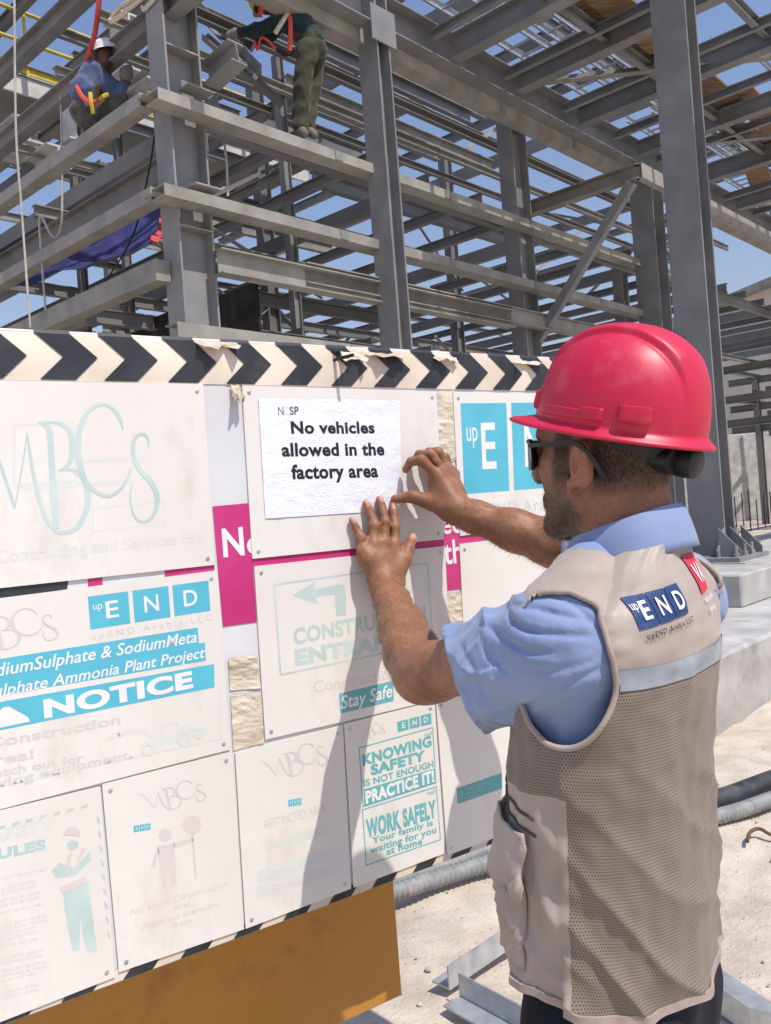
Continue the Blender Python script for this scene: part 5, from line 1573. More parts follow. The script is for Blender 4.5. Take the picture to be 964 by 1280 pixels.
def vest_point(s, th, offs=0.0):
    z, a, b, drop, fw = ring_at(s)
    c_, s_ = math.cos(th), math.sin(th)                     # th 0 = right side, pi/2 = front, -pi/2 = back, pi = left
    e = 2 / 2.35
    x = a * math.copysign(abs(c_) ** e, c_); y = b * math.copysign(abs(s_) ** e, s_)
    zz_ = z - drop * c_ * c_
    zz_ -= (0.034 * max(0.0, s_ + 0.25) + 0.006) * max(0.0, s * 1.0 - 0.80) / 0.20 if s > 0.80 else 0.0
    low = max(0.0, (1.30 - z) / 0.4); low = min(low, 1)
    # cloth folds: drape lines that run down and back, a soft bulge and fine noise
    q = th * 0.19
    dg = math.sin(2.6 * math.pi * ((z - 1.0) / 0.23 + (th + 2.2) * 0.55) + 1.3 * noise.noise((q * 6, z * 5, 2)))
    f = 0.011 * low * (1 - abs(dg)) ** 1.6 - 0.004 * low + 0.005 * low * math.sin(5.5 * th + 9 * (z - 1.0) + 1.1 * math.sin(14 * z + 2 * th)) + 0.006 * low * noise.noise((q * 14, z * 9, 3)) + 0.0035 * noise.noise((q * 30, z * 24, 9))
    ridge = math.sin(26 * (z - 1.0) + 16 * q * (1 if s_ < .3 else -1) + 2.2 * noise.noise((q * 8, z * 7, 1)))
    f += 0.0045 * low * (1 - abs(ridge)) ** 2 * (0.4 + noise.noise((q * 6, z * 5, 7)))
    f += 0.0022 * noise.noise((q * 18, z * 60, 5)) * (1 - low)
    x += (f + offs) * c_; y += (f + offs) * s_ + fw
    hemw = (0.005 * math.sin(3 * th + 0.6) + 0.012 * s_) * max(0, 1 - (z - 0.938) / 0.10)
    return Td(x, y, zz_) - Vector((0, 0, 0)) + Z * hemw + (Z * (zz_ - zz_))
AHC, AHR, AHT = (0.008, 1.332), (0.064, 0.090), math.radians(-14)   # arm hole: centre and radii (forward, up), tilt
def hole_val(y, z):
    dy, dz = y - AHC[0], z - AHC[1]
    a = dy * math.cos(AHT) + dz * math.sin(AHT); b = -dy * math.sin(AHT) + dz * math.cos(AHT)
    return math.hypot(a / AHR[0], b / AHR[1])
EDGE = {0: [], 1: []}
PANEL_TH = math.radians(177)
def build_vest():
    bm = bmesh.new()
    uvl = bm.loops.layers.uv.new('cloth')
    grid, info = [], {}
    for j in range(NS + 1):
        s = j / NS; row = []
        for i in range(NT):
            th = 2 * math.pi * i / NT - math.pi
            p = vest_point(s, th)
            v = bm.verts.new(p); row.append(v)
            loc = p - tcen(p.z)
            info[v] = (loc.dot(tr_), loc.dot(tf_), p.z, th)
        grid.append(row)
    sb = BVHTree.FromPolygons([v.co for v in shirt.data.vertices], [tuple(p.vertices) for p in shirt.data.polygons])
    iM = Matrix.Translation(man.location)
    moved = set()
    for row in grid:                                        # the vest lies over the shirt
        for v in row:
            q = v.co - man.location
            h = sb.find_nearest(q, 0.06)
            if h[0] is not None:
                g_ = (q - h[0]).dot(h[1])
                latq = abs((v.co - tcen(v.co.z)).dot(tr_))
                if g_ < 0.004 and latq < 0.172 and v.co.z > 1.378 and (v.co - tcen(v.co.z)).dot(tf_) < 0.05:
                    v.co = h[0] + h[1] * 0.003 + man.location; moved.add(v)
    for it in range(4):
        new = {}
        for j in range(1, NS):
            for i in range(NT):
                v = grid[j][i]
                if v in moved: new[v] = (grid[j - 1][i].co + grid[j + 1][i].co + grid[j][i - 1].co + grid[j][(i + 1) % NT].co) * 0.125 + v.co * 0.5
        for v, c_ in new.items(): v.co = c_
    for row in grid:
        for v in row:
            loc = v.co - tcen(v.co.z)
            if v in moved: info[v] = (loc.dot(tr_), loc.dot(tf_), v.co.z, info[v][3])
    bm.verts.index_update()
    allv = [v.co.copy() for r in grid for v in r]
    bvh = BVHTree.FromPolygons(allv, [(j * NT + i, j * NT + (i + 1) % NT, (j + 1) * NT + (i + 1) % NT, (j + 1) * NT + i) for j in range(NS) for i in range(NT)])
    for j in range(NS):
        for i in range(NT):
            q = (grid[j][i], grid[j][(i + 1) % NT], grid[j + 1][(i + 1) % NT], grid[j + 1][i])
            cx = sum(info[v][0] for v in q) / 4; cy = sum(info[v][1] for v in q) / 4; cz = sum(info[v][2] for v in q) / 4
            if abs(cx) > 0.075 and hole_val(cy, cz) < 1.0: continue
            th = 2 * math.pi * (i + .5) / NT - math.pi
            if abs(th - math.pi / 2) < 0.05 and cz > 0.9: continue          # front opening
            if abs(th - math.pi / 2) < 0.05 + max(0, (cz - 1.36)) * 4.5 and cy > 0: continue
            f = bm.faces.new(q)
            f.smooth = True
            solid = cz > ZST(cy, cx) or ((th > 0.30 or th < -PANEL_TH) and cz < 1.185)
            f.material_index = 0 if solid else 1
            for lp, (di, dj) in zip(f.loops, ((0, 0), (1, 0), (1, 1), (0, 1))):
                lp[uvl].uv = ((i + di) / NT * 1.06, info[lp.vert][2] + 0.5)
    # pull the cut edge on to the ellipse
    for v in bm.verts:
        if any(e.is_boundary for e in v.link_edges):
            x, y, z, th = info[v]
            h = hole_val(y, z)
            if abs(x) > 0.075 and 0.9 < h < 1.2:
                ny, nz_ = AHC[0] + (y - AHC[0]) / h, AHC[1] + (z - AHC[1]) / h
                v.co += tf_ * (ny - y) + Z * (nz_ - z)
    for v in bm.verts:
        x, y, z, th = info[v]
        if v.is_boundary and abs(x) > 0.06 and 0.8 < hole_val(y, z) < 1.4:
            EDGE[0 if x > 0 else 1].append((math.atan2((z - AHC[1]) / AHR[1], (y - AHC[0]) / AHR[0]), v))
            if z > 1.375 and y < 0.045:
                q = v.co - man.location; h = sb.find_nearest(q, 0.06)
                if h[0] is not None and (q - h[0]).dot(h[1]) < 0.005: v.co = h[0] + h[1] * 0.006 + man.location
    for k_ in (0, 1): EDGE[k_] = [v.co.copy() for a_, v in sorted(EDGE[k_], key=lambda t_: t_[0])]
    loose = [v for v in bm.verts if not v.link_faces]
    bmesh.ops.delete(bm, geom=loose, context='VERTS')
    me = bpy.data.meshes.new('vest'); bm.to_mesh(me); bm.free()
    o = link('vest', me, [M['vest'], M['mesh_cloth']], man)
    md = o.modifiers.new('thick', 'SOLIDIFY'); md.thickness = 0.0025; md.offset = -1
    return o, bvh
ZS0, ZS1 = 1.309, 1.333                                     # reflective stripe
def ZST(y, x): return ZS0 + 0.012
vest, VB_ = build_vest()
def drape(p, d, off):
    """the point where the line p, d first meets the vest, lifted off it"""
    h = VB_.ray_cast(Vector(p), Vector(d))
    if h[0] is None: return None
    n_ = h[1] if h[1].dot(Vector(d)) < 0 else -h[1]
    return h[0] + n_ * off
# binding round the arm holes
for e_ in EDGE.values():
    n_ = len(e_)
    if n_ < 8: continue
    sm_ = [sum((e_[(i + d) % n_] for d in range(-3, 4)), Vector()) / 7 for i in range(n_)]
    sm_ = sm_[::2] + [sm_[0]]
    k = MB(); k.tube(sm_, 0.0037, 8, cap=False); k.build('arm_binding', M['trim'], man, sm=60)
hem = [vest_point(0.0, 2 * math.pi * i / 144 - math.pi, 0.001) for i in range(145)]
hem = [p for p in hem]
k = MB(); k.strap([p + Z * 0.002 for p in hem], 0.010, 0.003, Z); k.build('hem_binding', M['trim'], man, sm=60)
def wrap_patch(us, vs, fn, d, off):
    """grid of points draped on the vest; fn(u, v) gives the ray start, d the direction"""
    vv, ff, ok = [], [], {}
    for j, b in enumerate(vs):
        for i, a in enumerate(us):
            q = drape(fn(a, b), d, off)
            ok[(i, j)] = len(vv) if q is not None else None
            if q is not None: vv.append(q)
    for j in range(len(vs) - 1):
        for i in range(len(us) - 1):
            f = [ok[(i, j)], ok[(i + 1, j)], ok[(i + 1, j + 1)], ok[(i, j + 1)]]
            if None not in f: ff.append(tuple(f))
    return vv, ff
# reflective stripe across the back
vv, ff = [], []
ths = np.linspace(math.radians(-176), math.radians(-4), 150)
rows = np.linspace(0, 1, 7)
for b in rows:
    for th in ths:
        z = ZS0 + (ZS1 - ZS0) * b
        dirv = tr_ * math.cos(th) + tf_ * math.sin(th)
        e = 2 / 2.35
        rx, ry = 0.2 * math.copysign(abs(math.cos(th)) ** e, math.cos(th)), 0.13 * math.copysign(abs(math.sin(th)) ** e, math.sin(th))
        q = drape(tcen(z) + tr_ * rx * 2.5 + tf_ * ry * 2.5, -(tr_ * rx + tf_ * ry).normalized(), 0.0016)
        vv.append(q if q is not None else tcen(z) + tr_ * rx + tf_ * ry)
nn = len(ths)
keep = []
for j in range(len(rows) - 1):
    for i in range(nn - 1):
        c_ = (vv[j * nn + i] + vv[(j + 1) * nn + i + 1]) / 2
        lc = c_ - tcen(c_.z)
        if abs(lc.dot(tr_)) > 0.085 and hole_val(lc.dot(tf_), c_.z) < 1.05: continue
        keep.append((j * nn + i, j * nn + i + 1, (j + 1) * nn + i + 1, (j + 1) * nn + i))
k = MB(); k.add(vv, keep); k.build('reflective_stripe', M['reflect'], man, sm=60)

# prints on the upper back: drawn in a flat frame, pressed on to the cloth along the forward direction
def print_frame(px, py):
    h = VB_.ray_cast(CAM, ray(px, py).normalized())
    n_ = h[1] if h[1].dot(ray(px, py)) < 0 else -h[1]
    n_ = (n_ + flat(n_)).normalized()
    return h[0], flat(n_).normalized()
def back_print(name, mat, shapes, frame_, tilt, off, parent=None):
    o_, n_ = frame_
    X_ = Z.cross(n_).normalized()
    ct, st_ = math.cos(tilt), math.sin(tilt)
    k = MB()
    for vs_, fs_ in shapes:
        pts = []
        for (x, y) in vs_:
            q0_ = o_ + X_ * (x * ct - y * st_) + Z * (x * st_ + y * ct)
            q = drape(q0_ + n_ * 0.2, -n_, off)
            pts.append(q if q is not None else q0_)
        k.add(pts, fs_)
    return k.build(name, M[mat], parent or man)
def gridrect(x0, x1, y0, y1, n=8, m_=6):
    vs_ = [(x0 + (x1 - x0) * i / n, y0 + (y1 - y0) * j / m_) for j in range(m_ + 1) for i in range(n + 1)]
    fs_ = [(j * (n + 1) + i, j * (n + 1) + i + 1, (j + 1) * (n + 1) + i + 1, (j + 1) * (n + 1) + i) for j in range(m_) for i in range(n)]
    return vs_, fs_
def flat_text(s, x0, x1, y0, y1, **kw):
    k = MB(); text_into(k, s, (x0, y0), (x1 - x0, 0), (0, y1 - y0), put=lambda x, y: (x, y, 0), flatout=True, **kw)
    return [(v[0], v[1]) for v in k.v], k.f
LT = math.radians(5)
s_h, s_w = 0.0175, 0.031
FE = print_frame(827, 758)
back_print('logo_square', 'logo_navy', [gridrect(-1.5 * s_w + i * s_w + .0008, -1.5 * s_w + (i + 1) * s_w - .0008, -s_h, s_h, 16, 12) for i in range(3)], FE, LT, 0.0018)
for i in range(3):
    back_print('lettering', 'white_print', [flat_text('END'[i], -1.5 * s_w + i * s_w + (.012 if i == 0 else .008), -1.5 * s_w + i * s_w + (.0235 if i == 0 else .0235), -.0095, .0105, bold=0.02)], FE, LT, 0.0036)
back_print('lettering', 'white_print', [flat_text('up', -1.5 * s_w + .002, -1.5 * s_w + .010, .003, .009)], FE, LT, 0.0032)
back_print('lettering', 'ink', [flat_text('upEND Arabia LLC', -0.040, 0.050, -0.029, -0.0225, bold=0.012, space=1.3)], FE, LT, 0.0030)
FR_ = print_frame(871, 716)
back_print('logo_square', 'logo_red', [gridrect(-0.020, 0.020, -0.024, 0.024, 12, 12)], FR_, LT, 0.0018)
back_print('lettering', 'white_print', [flat_text('VA', -0.015, 0.015, -0.012, 0.012, bold=0.02)], FR_, LT, 0.0034)
back_print('lettering', 'white_print', [flat_text('National', -0.020, 0.022, -0.036, -0.029)], FR_, LT, 0.0030)
back_print('lettering', 'white_print', [flat_text('Agency', -0.012, 0.016, -0.049, -0.042)], FR_, LT, 0.0030)

M['zip'] = mat_flat('dark_brown_zip', (0.075, 0.058, 0.05), rough=0.6)
# pocket, flap and zip lines on the left front of the vest
def front_local(th, z, off):
    rx, ry = math.cos(th), math.sin(th)
    q = drape(tcen(z) + tr_ * rx * 0.6 + tf_ * ry * 0.6, -(tr_ * rx + tf_ * ry), off)
    return q if q is not None else tcen(z) + tr_ * rx * .19 + tf_ * ry * .14
def pocket(name, th0, th1, z0, z1, puff, mat='vest', n=14, m_=14, lift=0.003, skew=0.0, flare=0.0):
    vs_ = []
    for j in range(m_ + 1):
        b = j / m_
        for i in range(n + 1):
            a = i / n
            bul = puff * (math.sin(math.pi * a) ** 0.6) * (math.sin(math.pi * min(1, b * 1.02)) ** 0.5 if flare == 0 else 1 - b) + lift
            bul += 0.14 * puff * noise.noise((a * 4, b * 4, th0))
            bul += flare * (1 - b) ** 1.5
            vs_.append(front_local(th0 + (th1 - th0) * a, z0 + (z1 - z0) * b + skew * a, bul))
    k = MB(); k.add(vs_, [(j * (n + 1) + i, j * (n + 1) + i + 1, (j + 1) * (n + 1) + i + 1, (j + 1) * (n + 1) + i) for j in range(m_) for i in range(n)])
    o = k.build(name, M[mat], man, sm=60)
    md = o.modifiers.new('thick', 'SOLIDIFY'); md.thickness = 0.003; md.offset = -1
    return o
pocket('pocket', math.radians(112), math.radians(160), 0.965, 1.105, 0.013)
pocket('pocket_flap', math.radians(108), math.radians(165), 1.068, 1.145, 0.008, lift=0.012, flare=0.006, skew=-0.01)
pocket('pocket', math.radians(38), math.radians(80), 0.965, 1.105, 0.02)
for zt, w_ in ((1.188, 0.003), (1.168, 0.003)):
    k = MB(); k.tube([front_local(math.radians(a), zt - 0.0006 * (a - 110), 0.002) for a in range(108, 170, 2)], 0.0015, 6); k.build('zip_line', M['zip'], man)

# ------------------------------------------------------------------ trousers and boots
def build_legs():
    F = Field((-0.05, 0.80, 0.02), (0.62, 1.48, 0.99), 0.006)
    TM = np.array([[tr_[i], tf_[i], Z[i]] for i in range(3)])
    F.ell(V3(Td(0, 0, 0.90)), (0.158, 0.108, 0.14), 0.03, TM)
    for s_ in (-1, 1):
        F.chain([V3(Td(s_ * 0.085, 0, 0.86)), V3(Td(s_ * 0.10, 0.012, 0.50)), V3(Td(s_ * 0.115, -0.012, 0.10))], [0.098, 0.074, 0.062], 0.04, 0.02)
    F.disp(wrinkle(0.005, 11, 16))
    F.plane((0, 0, 0.07), (0, 0, -1))
    return link('trousers', F.mesh('trousers'), M['navy_cloth'], man)
build_legs()
for s_ in (-1, 1):
    F = Field((-0.1, 0.75, 0.0), (0.7, 1.6, 0.22), 0.005)
    F.cone(V3(Td(s_ * 0.115, -0.02, 0.05)), V3(Td(s_ * 0.115, -0.012, 0.15)), 0.048, 0.050, 0.02)
    F.cone(V3(Td(s_ * 0.115, -0.03, 0.045)), V3(Td(s_ * 0.13, 0.15, 0.04)), 0.044, 0.038, 0.03)
    F.plane((0, 0, 0.004), (0, 0, -1))
    link('boot', F.mesh('boot'), M['black'], man)

# ------------------------------------------------------------------ helmet, suspension, glasses
YK = math.radians(46); PK = math.radians(15)
kf = Vector((-math.sin(YK), math.cos(YK), 0)); kr = Vector((math.cos(YK), math.sin(YK), 0))
k_y = kf * math.cos(PK) + Z * math.sin(PK); k_z = Z * math.cos(PK) - kf * math.sin(PK)
KC = Vector((0.320, 1.156, 1.6275))
KS = 0.955
def Kd(x, y, z): return KC + (kr * x + k_y * y + k_z * z) * KS
def dome(ph, t):
    """t 0 = rim, 1 = crown"""
    c_, s_ = math.cos(ph), math.sin(ph)
    g = (math.pi / 2) * t
    rr = math.cos(g) ** 0.87 if t < 1 else 0.0
    zz_ = 0.131 * math.sin(g) ** 0.90
    ry = 0.124 if s_ > 0 else 0.122
    x, y = 0.1035 * c_ * rr, ry * s_ * rr - 0.006
    return x, y, zz_
def ridge(x, y, z):
    w_ = 0.043 - 0.10 * max(0, -y - 0.055)
    e = 1 / (1 + math.exp((abs(x) - w_) / 0.0013))
    along = min(1, max(0, (0.100 - y) / 0.02)) * min(1, max(0, (y + 0.122) / 0.03)) * min(1, max(0, (z - 0.025) / 0.03))
    groove = -0.0020 * math.exp(-((abs(x) - w_ - 0.0045) / 0.003) ** 2)
    return (0.0068 * e + groove) * along

def build_helmet():
    k = MB(); n, m_ = 300, 120
    prof = []
    vs_ = []
    def brim(ph):
        s_ = math.sin(ph)
        front = max(0.0, (s_ - 0.25) / 0.75) ** 1.3
        return 0.013 + 0.030 * front, front
    rows = 0
    br_n = 7
    for j in range(br_n):                                    # brim, outside in
        b = 1 - j / br_n
        for i in range(n):
            ph = 2 * math.pi * i / n
            x, y, z = dome(ph, 0)
            w_, fr_ = brim(ph)
            d = Vector((math.cos(ph) * 1.0, math.sin(ph), 0)).normalized()
            zq = -0.013 * b ** 0.8 * (1 - 0.35 * fr_) - 0.004
            if j == 0: zq -= 0.002
            vs_.append(Kd(x + d.x * w_ * b, y + d.y * w_ * b, zq))
    for j in range(m_):
        t = (j / m_) ** 1.15
        for i in range(n):
            ph = 2 * math.pi * i / n
            x, y, z = dome(ph, t)
            N_ = Vector((x / 0.1035 ** 2, (y + .006) / 0.123 ** 2, z / 0.131 ** 2 + 1e-3)).normalized()
            r_ = ridge(x, y, z)
            vs_.append(Kd(x + N_.x * r_, y + N_.y * r_, z + N_.z * r_ - 0.004 * (1 - min(1, t * 12))))
    L_ = br_n + m_
    vs_.append(Kd(0, -0.006, 0.131 + 0.0068))
    fs_ = [(j * n + i, j * n + (i + 1) % n, (j + 1) * n + (i + 1) % n, (j + 1) * n + i) for j in range(L_ - 1) for i in range(n)]
    fs_ += [((L_ - 1) * n + i, (L_ - 1) * n + (i + 1) % n, len(vs_) - 1) for i in range(n)]
    k.add(vs_, fs_)
    o = k.build('helmet', M['helmet'], man, sm=75)
    md = o.modifiers.new('thick', 'SOLIDIFY'); md.thickness = 0.0026; md.offset = -1
    return o
helmet = build_helmet()
def lug(name, ph0, ph1, t0, t1, h, n=14, m_=8, mat='helmet', sq=10.0):
    """raised block moulded on the shell between two angles and two heights"""
    vs_ = []
    for j in range(m_ + 1):
        for i in range(n + 1):
            a, b = i / n, j / m_
            x, y, z = dome(ph0 + (ph1 - ph0) * a, t0 + (t1 - t0) * b)
            N_ = Vector((x / 0.1035 ** 2, (y + .006) / 0.123 ** 2, z / 0.147 ** 2)).normalized()
            q = (1 - abs(2 * a - 1) ** sq) ** (1 / 2.5) * (1 - abs(2 * b - 1) ** sq) ** (1 / 2.5)
            r_ = h * q - 0.002 * (1 - q) - 0.0005
            vs_.append(Kd(x + N_.x * r_, y + N_.y * r_, z + N_.z * r_ - 0.001))
    k = MB(); k.add(vs_, [(j * (n + 1) + i, j * (n + 1) + i + 1, (j + 1) * (n + 1) + i + 1, (j + 1) * (n + 1) + i) for j in range(m_) for i in range(n)])
    return k.build(name, M[mat], helmet, sm=70)
rd = math.radians
for sgn in (0, 1):
    mir = (lambda a: 180 - a) if sgn == 0 else (lambda a: a)
    lug('slot_lug', rd(mir(-44)), rd(mir(-22)), 0.015, 0.125, 0.011)
    lug('rim_band', rd(mir(-14)), rd(mir(40)), 0.005, 0.065, 0.0055)
    lug('rim_band', rd(mir(-14)), rd(mir(2)), 0.005, 0.085, 0.007)
    lug('front_lug', rd(mir(54)), rd(mir(68)), 0.01, 0.15, 0.006)
lug('sticker', rd(-82), rd(-64), 0.56, 0.66, 0.0012, mat='helmet_patch', sq=40)
# suspension band and ratchet knob
k = MB(); vs_ = []
nb = 60
for i in range(nb + 1):
    a = math.radians(205 + 130 * i / nb)                    # left temple round the nape to the right
    q = math.sin(math.pi * i / nb)
    for (r_, h_) in ((0, 0.004), (0.004, 0.004), (0.004, -0.030 - 0.010 * q ** 4), (0, -0.030 - 0.010 * q ** 4)):
        vs_.append(Kd(math.cos(a) * (0.088 + r_), math.sin(a) * (0.094 + r_) - 0.006, h_ - 0.006 * q))
k.add(vs_, [(i * 4 + j, i * 4 + (j + 1) % 4, i * 4 + 4 + (j + 1) % 4, i * 4 + 4 + j) for i in range(nb) for j in range(4)] + [(3, 2, 1, 0), (nb * 4, nb * 4 + 1, nb * 4 + 2, nb * 4 + 3)])
sus = k.build('suspension_band', M['black'], man, sm=40)
k = MB(); kc = Kd(0, -0.094, -0.038)
pl = [kc + kr * (0.045 * math.cos(a)) + k_z * (0.020 * math.sin(a)) for a in np.linspace(0, 2 * math.pi, 40, endpoint=False)]
k.add([p - k_y * (0.012 - 0.02 * (1 - math.cos(a) ** 2) * 0) + k_y * 0.10 * ((p - kc).dot(kr)) ** 2 * 60 * 0.1 for p, a in zip(pl, np.linspace(0, 6.28, 40))] + [p + k_y * 0.02 for p in pl], [tuple(range(40))] + [(i, (i + 1) % 40, 40 + (i + 1) % 40, 40 + i) for i in range(40)])
k.build('ratchet_housing', M['black'], sus, sm=40)
k = MB(); k.tube([kc - k_y * 0.010, kc - k_y * 0.012, kc - k_y * 0.030, kc - k_y * 0.034], [0.019, 0.0215, 0.0205, 0.015], 32); k.build('ratchet_knob', M['black'], sus, sm=40)
# glasses
gl_ = MB(); vs_ = []
ng = 40
for i in range(ng + 1):
    a = math.radians(-62 + 124 * i / ng)
    for (r_, h_) in ((0, 0.040), (0.002, 0.040), (0.002, 0.000 + 0.006 * math.exp(-(a / .18) ** 2) * 2.4), (0, 0.000 + 0.006 * math.exp(-(a / .18) ** 2) * 2.4)):
        vs_.append(Hd(math.sin(a) * (0.074 + r_), math.cos(a) * (0.068 + r_) + 0.042, h_ - 0.010))
gl_.add(vs_, [(i * 4 + j, i * 4 + (j + 1) % 4, i * 4 + 4 + (j + 1) % 4, i * 4 + 4 + j) for i in range(ng) for j in range(4)] + [(3, 2, 1, 0), (ng * 4, ng * 4 + 1, ng * 4 + 2, ng * 4 + 3)])
glasses = gl_.build('glasses', M['lens'], man, sm=50)
k = MB(); k.tube([Hd(math.sin(math.radians(a)) * 0.0755, math.cos(math.radians(a)) * 0.0695 + 0.042, 0.0305) for a in range(-62, 63, 4)], 0.0028, 6); k.build('brow_bar', M['black'], glasses, sm=50)
for s_ in (-1, 1):
    k = MB(); k.strap(path([Hd(s_ * 0.067, 0.078, 0.024), Hd(s_ * 0.079, 0.045, 0.024), Hd(s_ * 0.0855, 0.010, 0.023), Hd(s_ * 0.089, -0.014, 0.0225), Hd(s_ * 0.090, -0.034, 0.010), Hd(s_ * 0.088, -0.048, -0.010), Hd(s_ * 0.086, -0.056, -0.024)], 30), 0.0058, 0.0036, Z)
    k.build('temple_arm', M['black'], glasses, sm=50)

# ================================================================== the workers on the steel
M['white_helmet'] = mat_flat('pale_helmet', (0.76, 0.77, 0.79), rough=0.4)
M['yellow_helmet'] = mat_flat('yellow_helmet', (0.72, 0.48, 0.04), rough=0.4)
M['blue_shirt'] = cloth_mat('dusty_blue_cloth', (0.055, 0.080, 0.175), (0.105, 0.135, 0.25), weave=60, big=7)
M['green_jacket'] = cloth_mat('dark_green_cloth', (0.008, 0.026, 0.028), (0.016, 0.042, 0.044), weave=60)
M['olive_cloth'] = cloth_mat('olive_cloth', (0.030, 0.029, 0.016), (0.055, 0.052, 0.031), weave=60, big=5)
M['grey_cloth'] = cloth_mat('dusty_grey_cloth', (0.055, 0.052, 0.050), (0.12, 0.112, 0.105), weave=60, big=7)
M['harness_red'] = mat_flat('harness_webbing', (0.62, 0.085, 0.06), rough=0.8)
M['harness_yellow'] = mat_flat('yellow_harness_webbing', (0.65, 0.47, 0.05), rough=0.8)
M['glove'] = mat_flat('grey_glove', (0.20, 0.18, 0.17), rough=0.9)
M['boot'] = mat_flat('dusty_boot', (0.16, 0.135, 0.11), rough=0.9)
M['skin_far'] = mat_flat('dark_skin', (0.085, 0.042, 0.026), rough=0.5)
for n_ in ('harness_red',): pass
def limb_mesh(name, chains, vox, mat, parent, k=0.03, wr=0.0, seed=1, ells=()):
    pts = np.array([V3(p) for ch in chains for p, r in ch] + [V3(c) for c, r in ells])
    F = Field(pts.min(0) - 0.26, pts.max(0) + 0.26, vox)
    for ch in chains:
        F.chain([V3(p) for p, r in ch], [r for p, r in ch], k, k)
    for c_, r_ in ells: F.ell(V3(c_), r_, k)
    if wr: F.disp(wrinkle(wr, seed, 13))
    return link(name, F.mesh(name), M[mat], parent)
def hardhat(parent, c, up, fwd, mat, s=1.0):
    up = up.normalized(); fwd = (fwd - up * fwd.dot(up)).normalized(); rt = fwd.cross(up)
    k = MB(); n, m_ = 40, 14; vs_ = []
    for j in range(m_ + 1):
        for i in range(n):
            a = 2 * math.pi * i / n
            if j == 0: rr, h_ = 1.16 + 0.16 * max(0, math.sin(a)), -0.012
            else:
                g = (j - 1) / (m_ - 1) * math.pi / 2; rr, h_ = max(0.02, math.cos(g) ** 0.85), 0.135 * math.sin(g) ** .92
            vs_.append(c + rt * (math.cos(a) * 0.112 * rr * s) + fwd * (math.sin(a) * 0.135 * rr * s) + up * (h_ * s))
    k.add(vs_, [(j * n + i, j * n + (i + 1) % n, (j + 1) * n + (i + 1) % n, (j + 1) * n + i) for j in range(m_) for i in range(n)])
    k.add([c + up * 0.1355 * s] , [])
    return k.build('helmet', M[mat], parent, sm=60)

# crouching worker in a blue shirt, sitting on the inner beam
bq = pB(130, 168, QB)
D1 = (bq + A * 0.35 - CAM).dot(c_f)
J = lambda px, py, dd=0.0: at(px, py, D1 + dd)
w1 = empty('person', J(118, 168))
tag(w1, 'crouching worker in a white helmet and blue shirt on the upper left beam', 'person')
limb_mesh('body', [[(J(112, 140), .12), (J(113, 112), .13), (J(120, 90), .10)], [(J(122, 88), .06), (J(131, 74), .07)], [(J(118, 95), .06), (J(147, 120), .045), (J(157, 99), .035)], [(J(120, 92, .25), .055), (J(150, 112, .25), .045), (J(160, 96, .2), .035)],
                   [(J(112, 143), .08), (J(150, 128), .06), (J(134, 162), .05)], [(J(112, 143, .2), .08), (J(152, 126, .25), .06), (J(138, 160, .25), .05)]], 0.014, 'skin_far', w1, ells=[(J(132, 72), (.085, .10, .115))])
limb_mesh('shirt', [[(J(108, 138), .150), (J(108, 115), .165), (J(117, 92), .135)], [(J(121, 92), .095), (J(137, 110), .088), (J(148, 121), .068), (J(155, 107), .056)], [(J(122, 92, .25), .09), (J(150, 112, .25), .068), (J(158, 103, .2), .055)]], 0.013, 'blue_shirt', w1, wr=0.012, seed=3)
limb_mesh('trousers', [[(J(106, 140), .158), (J(112, 146), .150)], [(J(112, 143), .135), (J(148, 128), .090), (J(136, 158), .078)], [(J(112, 143, .2), .12), (J(152, 126, .25), .085), (J(140, 158, .25), .075)]], 0.013, 'grey_cloth', w1, wr=0.012, seed=4)
limb_mesh('boot', [[(J(122, 160), .06), (J(112, 155), .05), (J(138, 166), .05)]], 0.014, 'boot', w1)
limb_mesh('glove', [[(J(157, 96), .058), (J(159, 86), .040)], [(J(155, 94), .04), (J(153, 88), .03)]], 0.012, 'glove', w1)
limb_mesh('glove', [[(J(161, 93, .2), .052), (J(162, 85, .2), .036)]], 0.012, 'glove', w1)
hardhat(w1, J(133, 66), Z + c_r * -0.15, (c_r + c_f * .3), 'white_helmet', 1.05)
def strapw(parent, name, pts, w_, mat): k = MB(); k.strap(path(pts, 30), w_, 0.012, c_r + c_f * 0.3); k.build(name, M[mat], parent)
def ribbonw(parent, name, pts, r_, mat): k = MB(); k.tube(path(pts, 30), r_, 6); return k.build(name, M[mat], parent)
ribbonw(w1, 'harness_strap', [J(97, 96, -.05), J(97, 110, -.15), J(104, 122, -.18), J(114, 128, -.19), J(124, 125, -.17)], 0.024, 'harness_red')
ribbonw(w1, 'harness_strap', [J(113, 116, -.19), J(114, 128, -.20), J(117, 142, -.16)], 0.022, 'harness_yellow')
ribbonw(w1, 'harness_strap', [J(124, 126, -.17), J(129, 121, -.14), J(136, 118, -.12)], 0.022, 'harness_yellow')

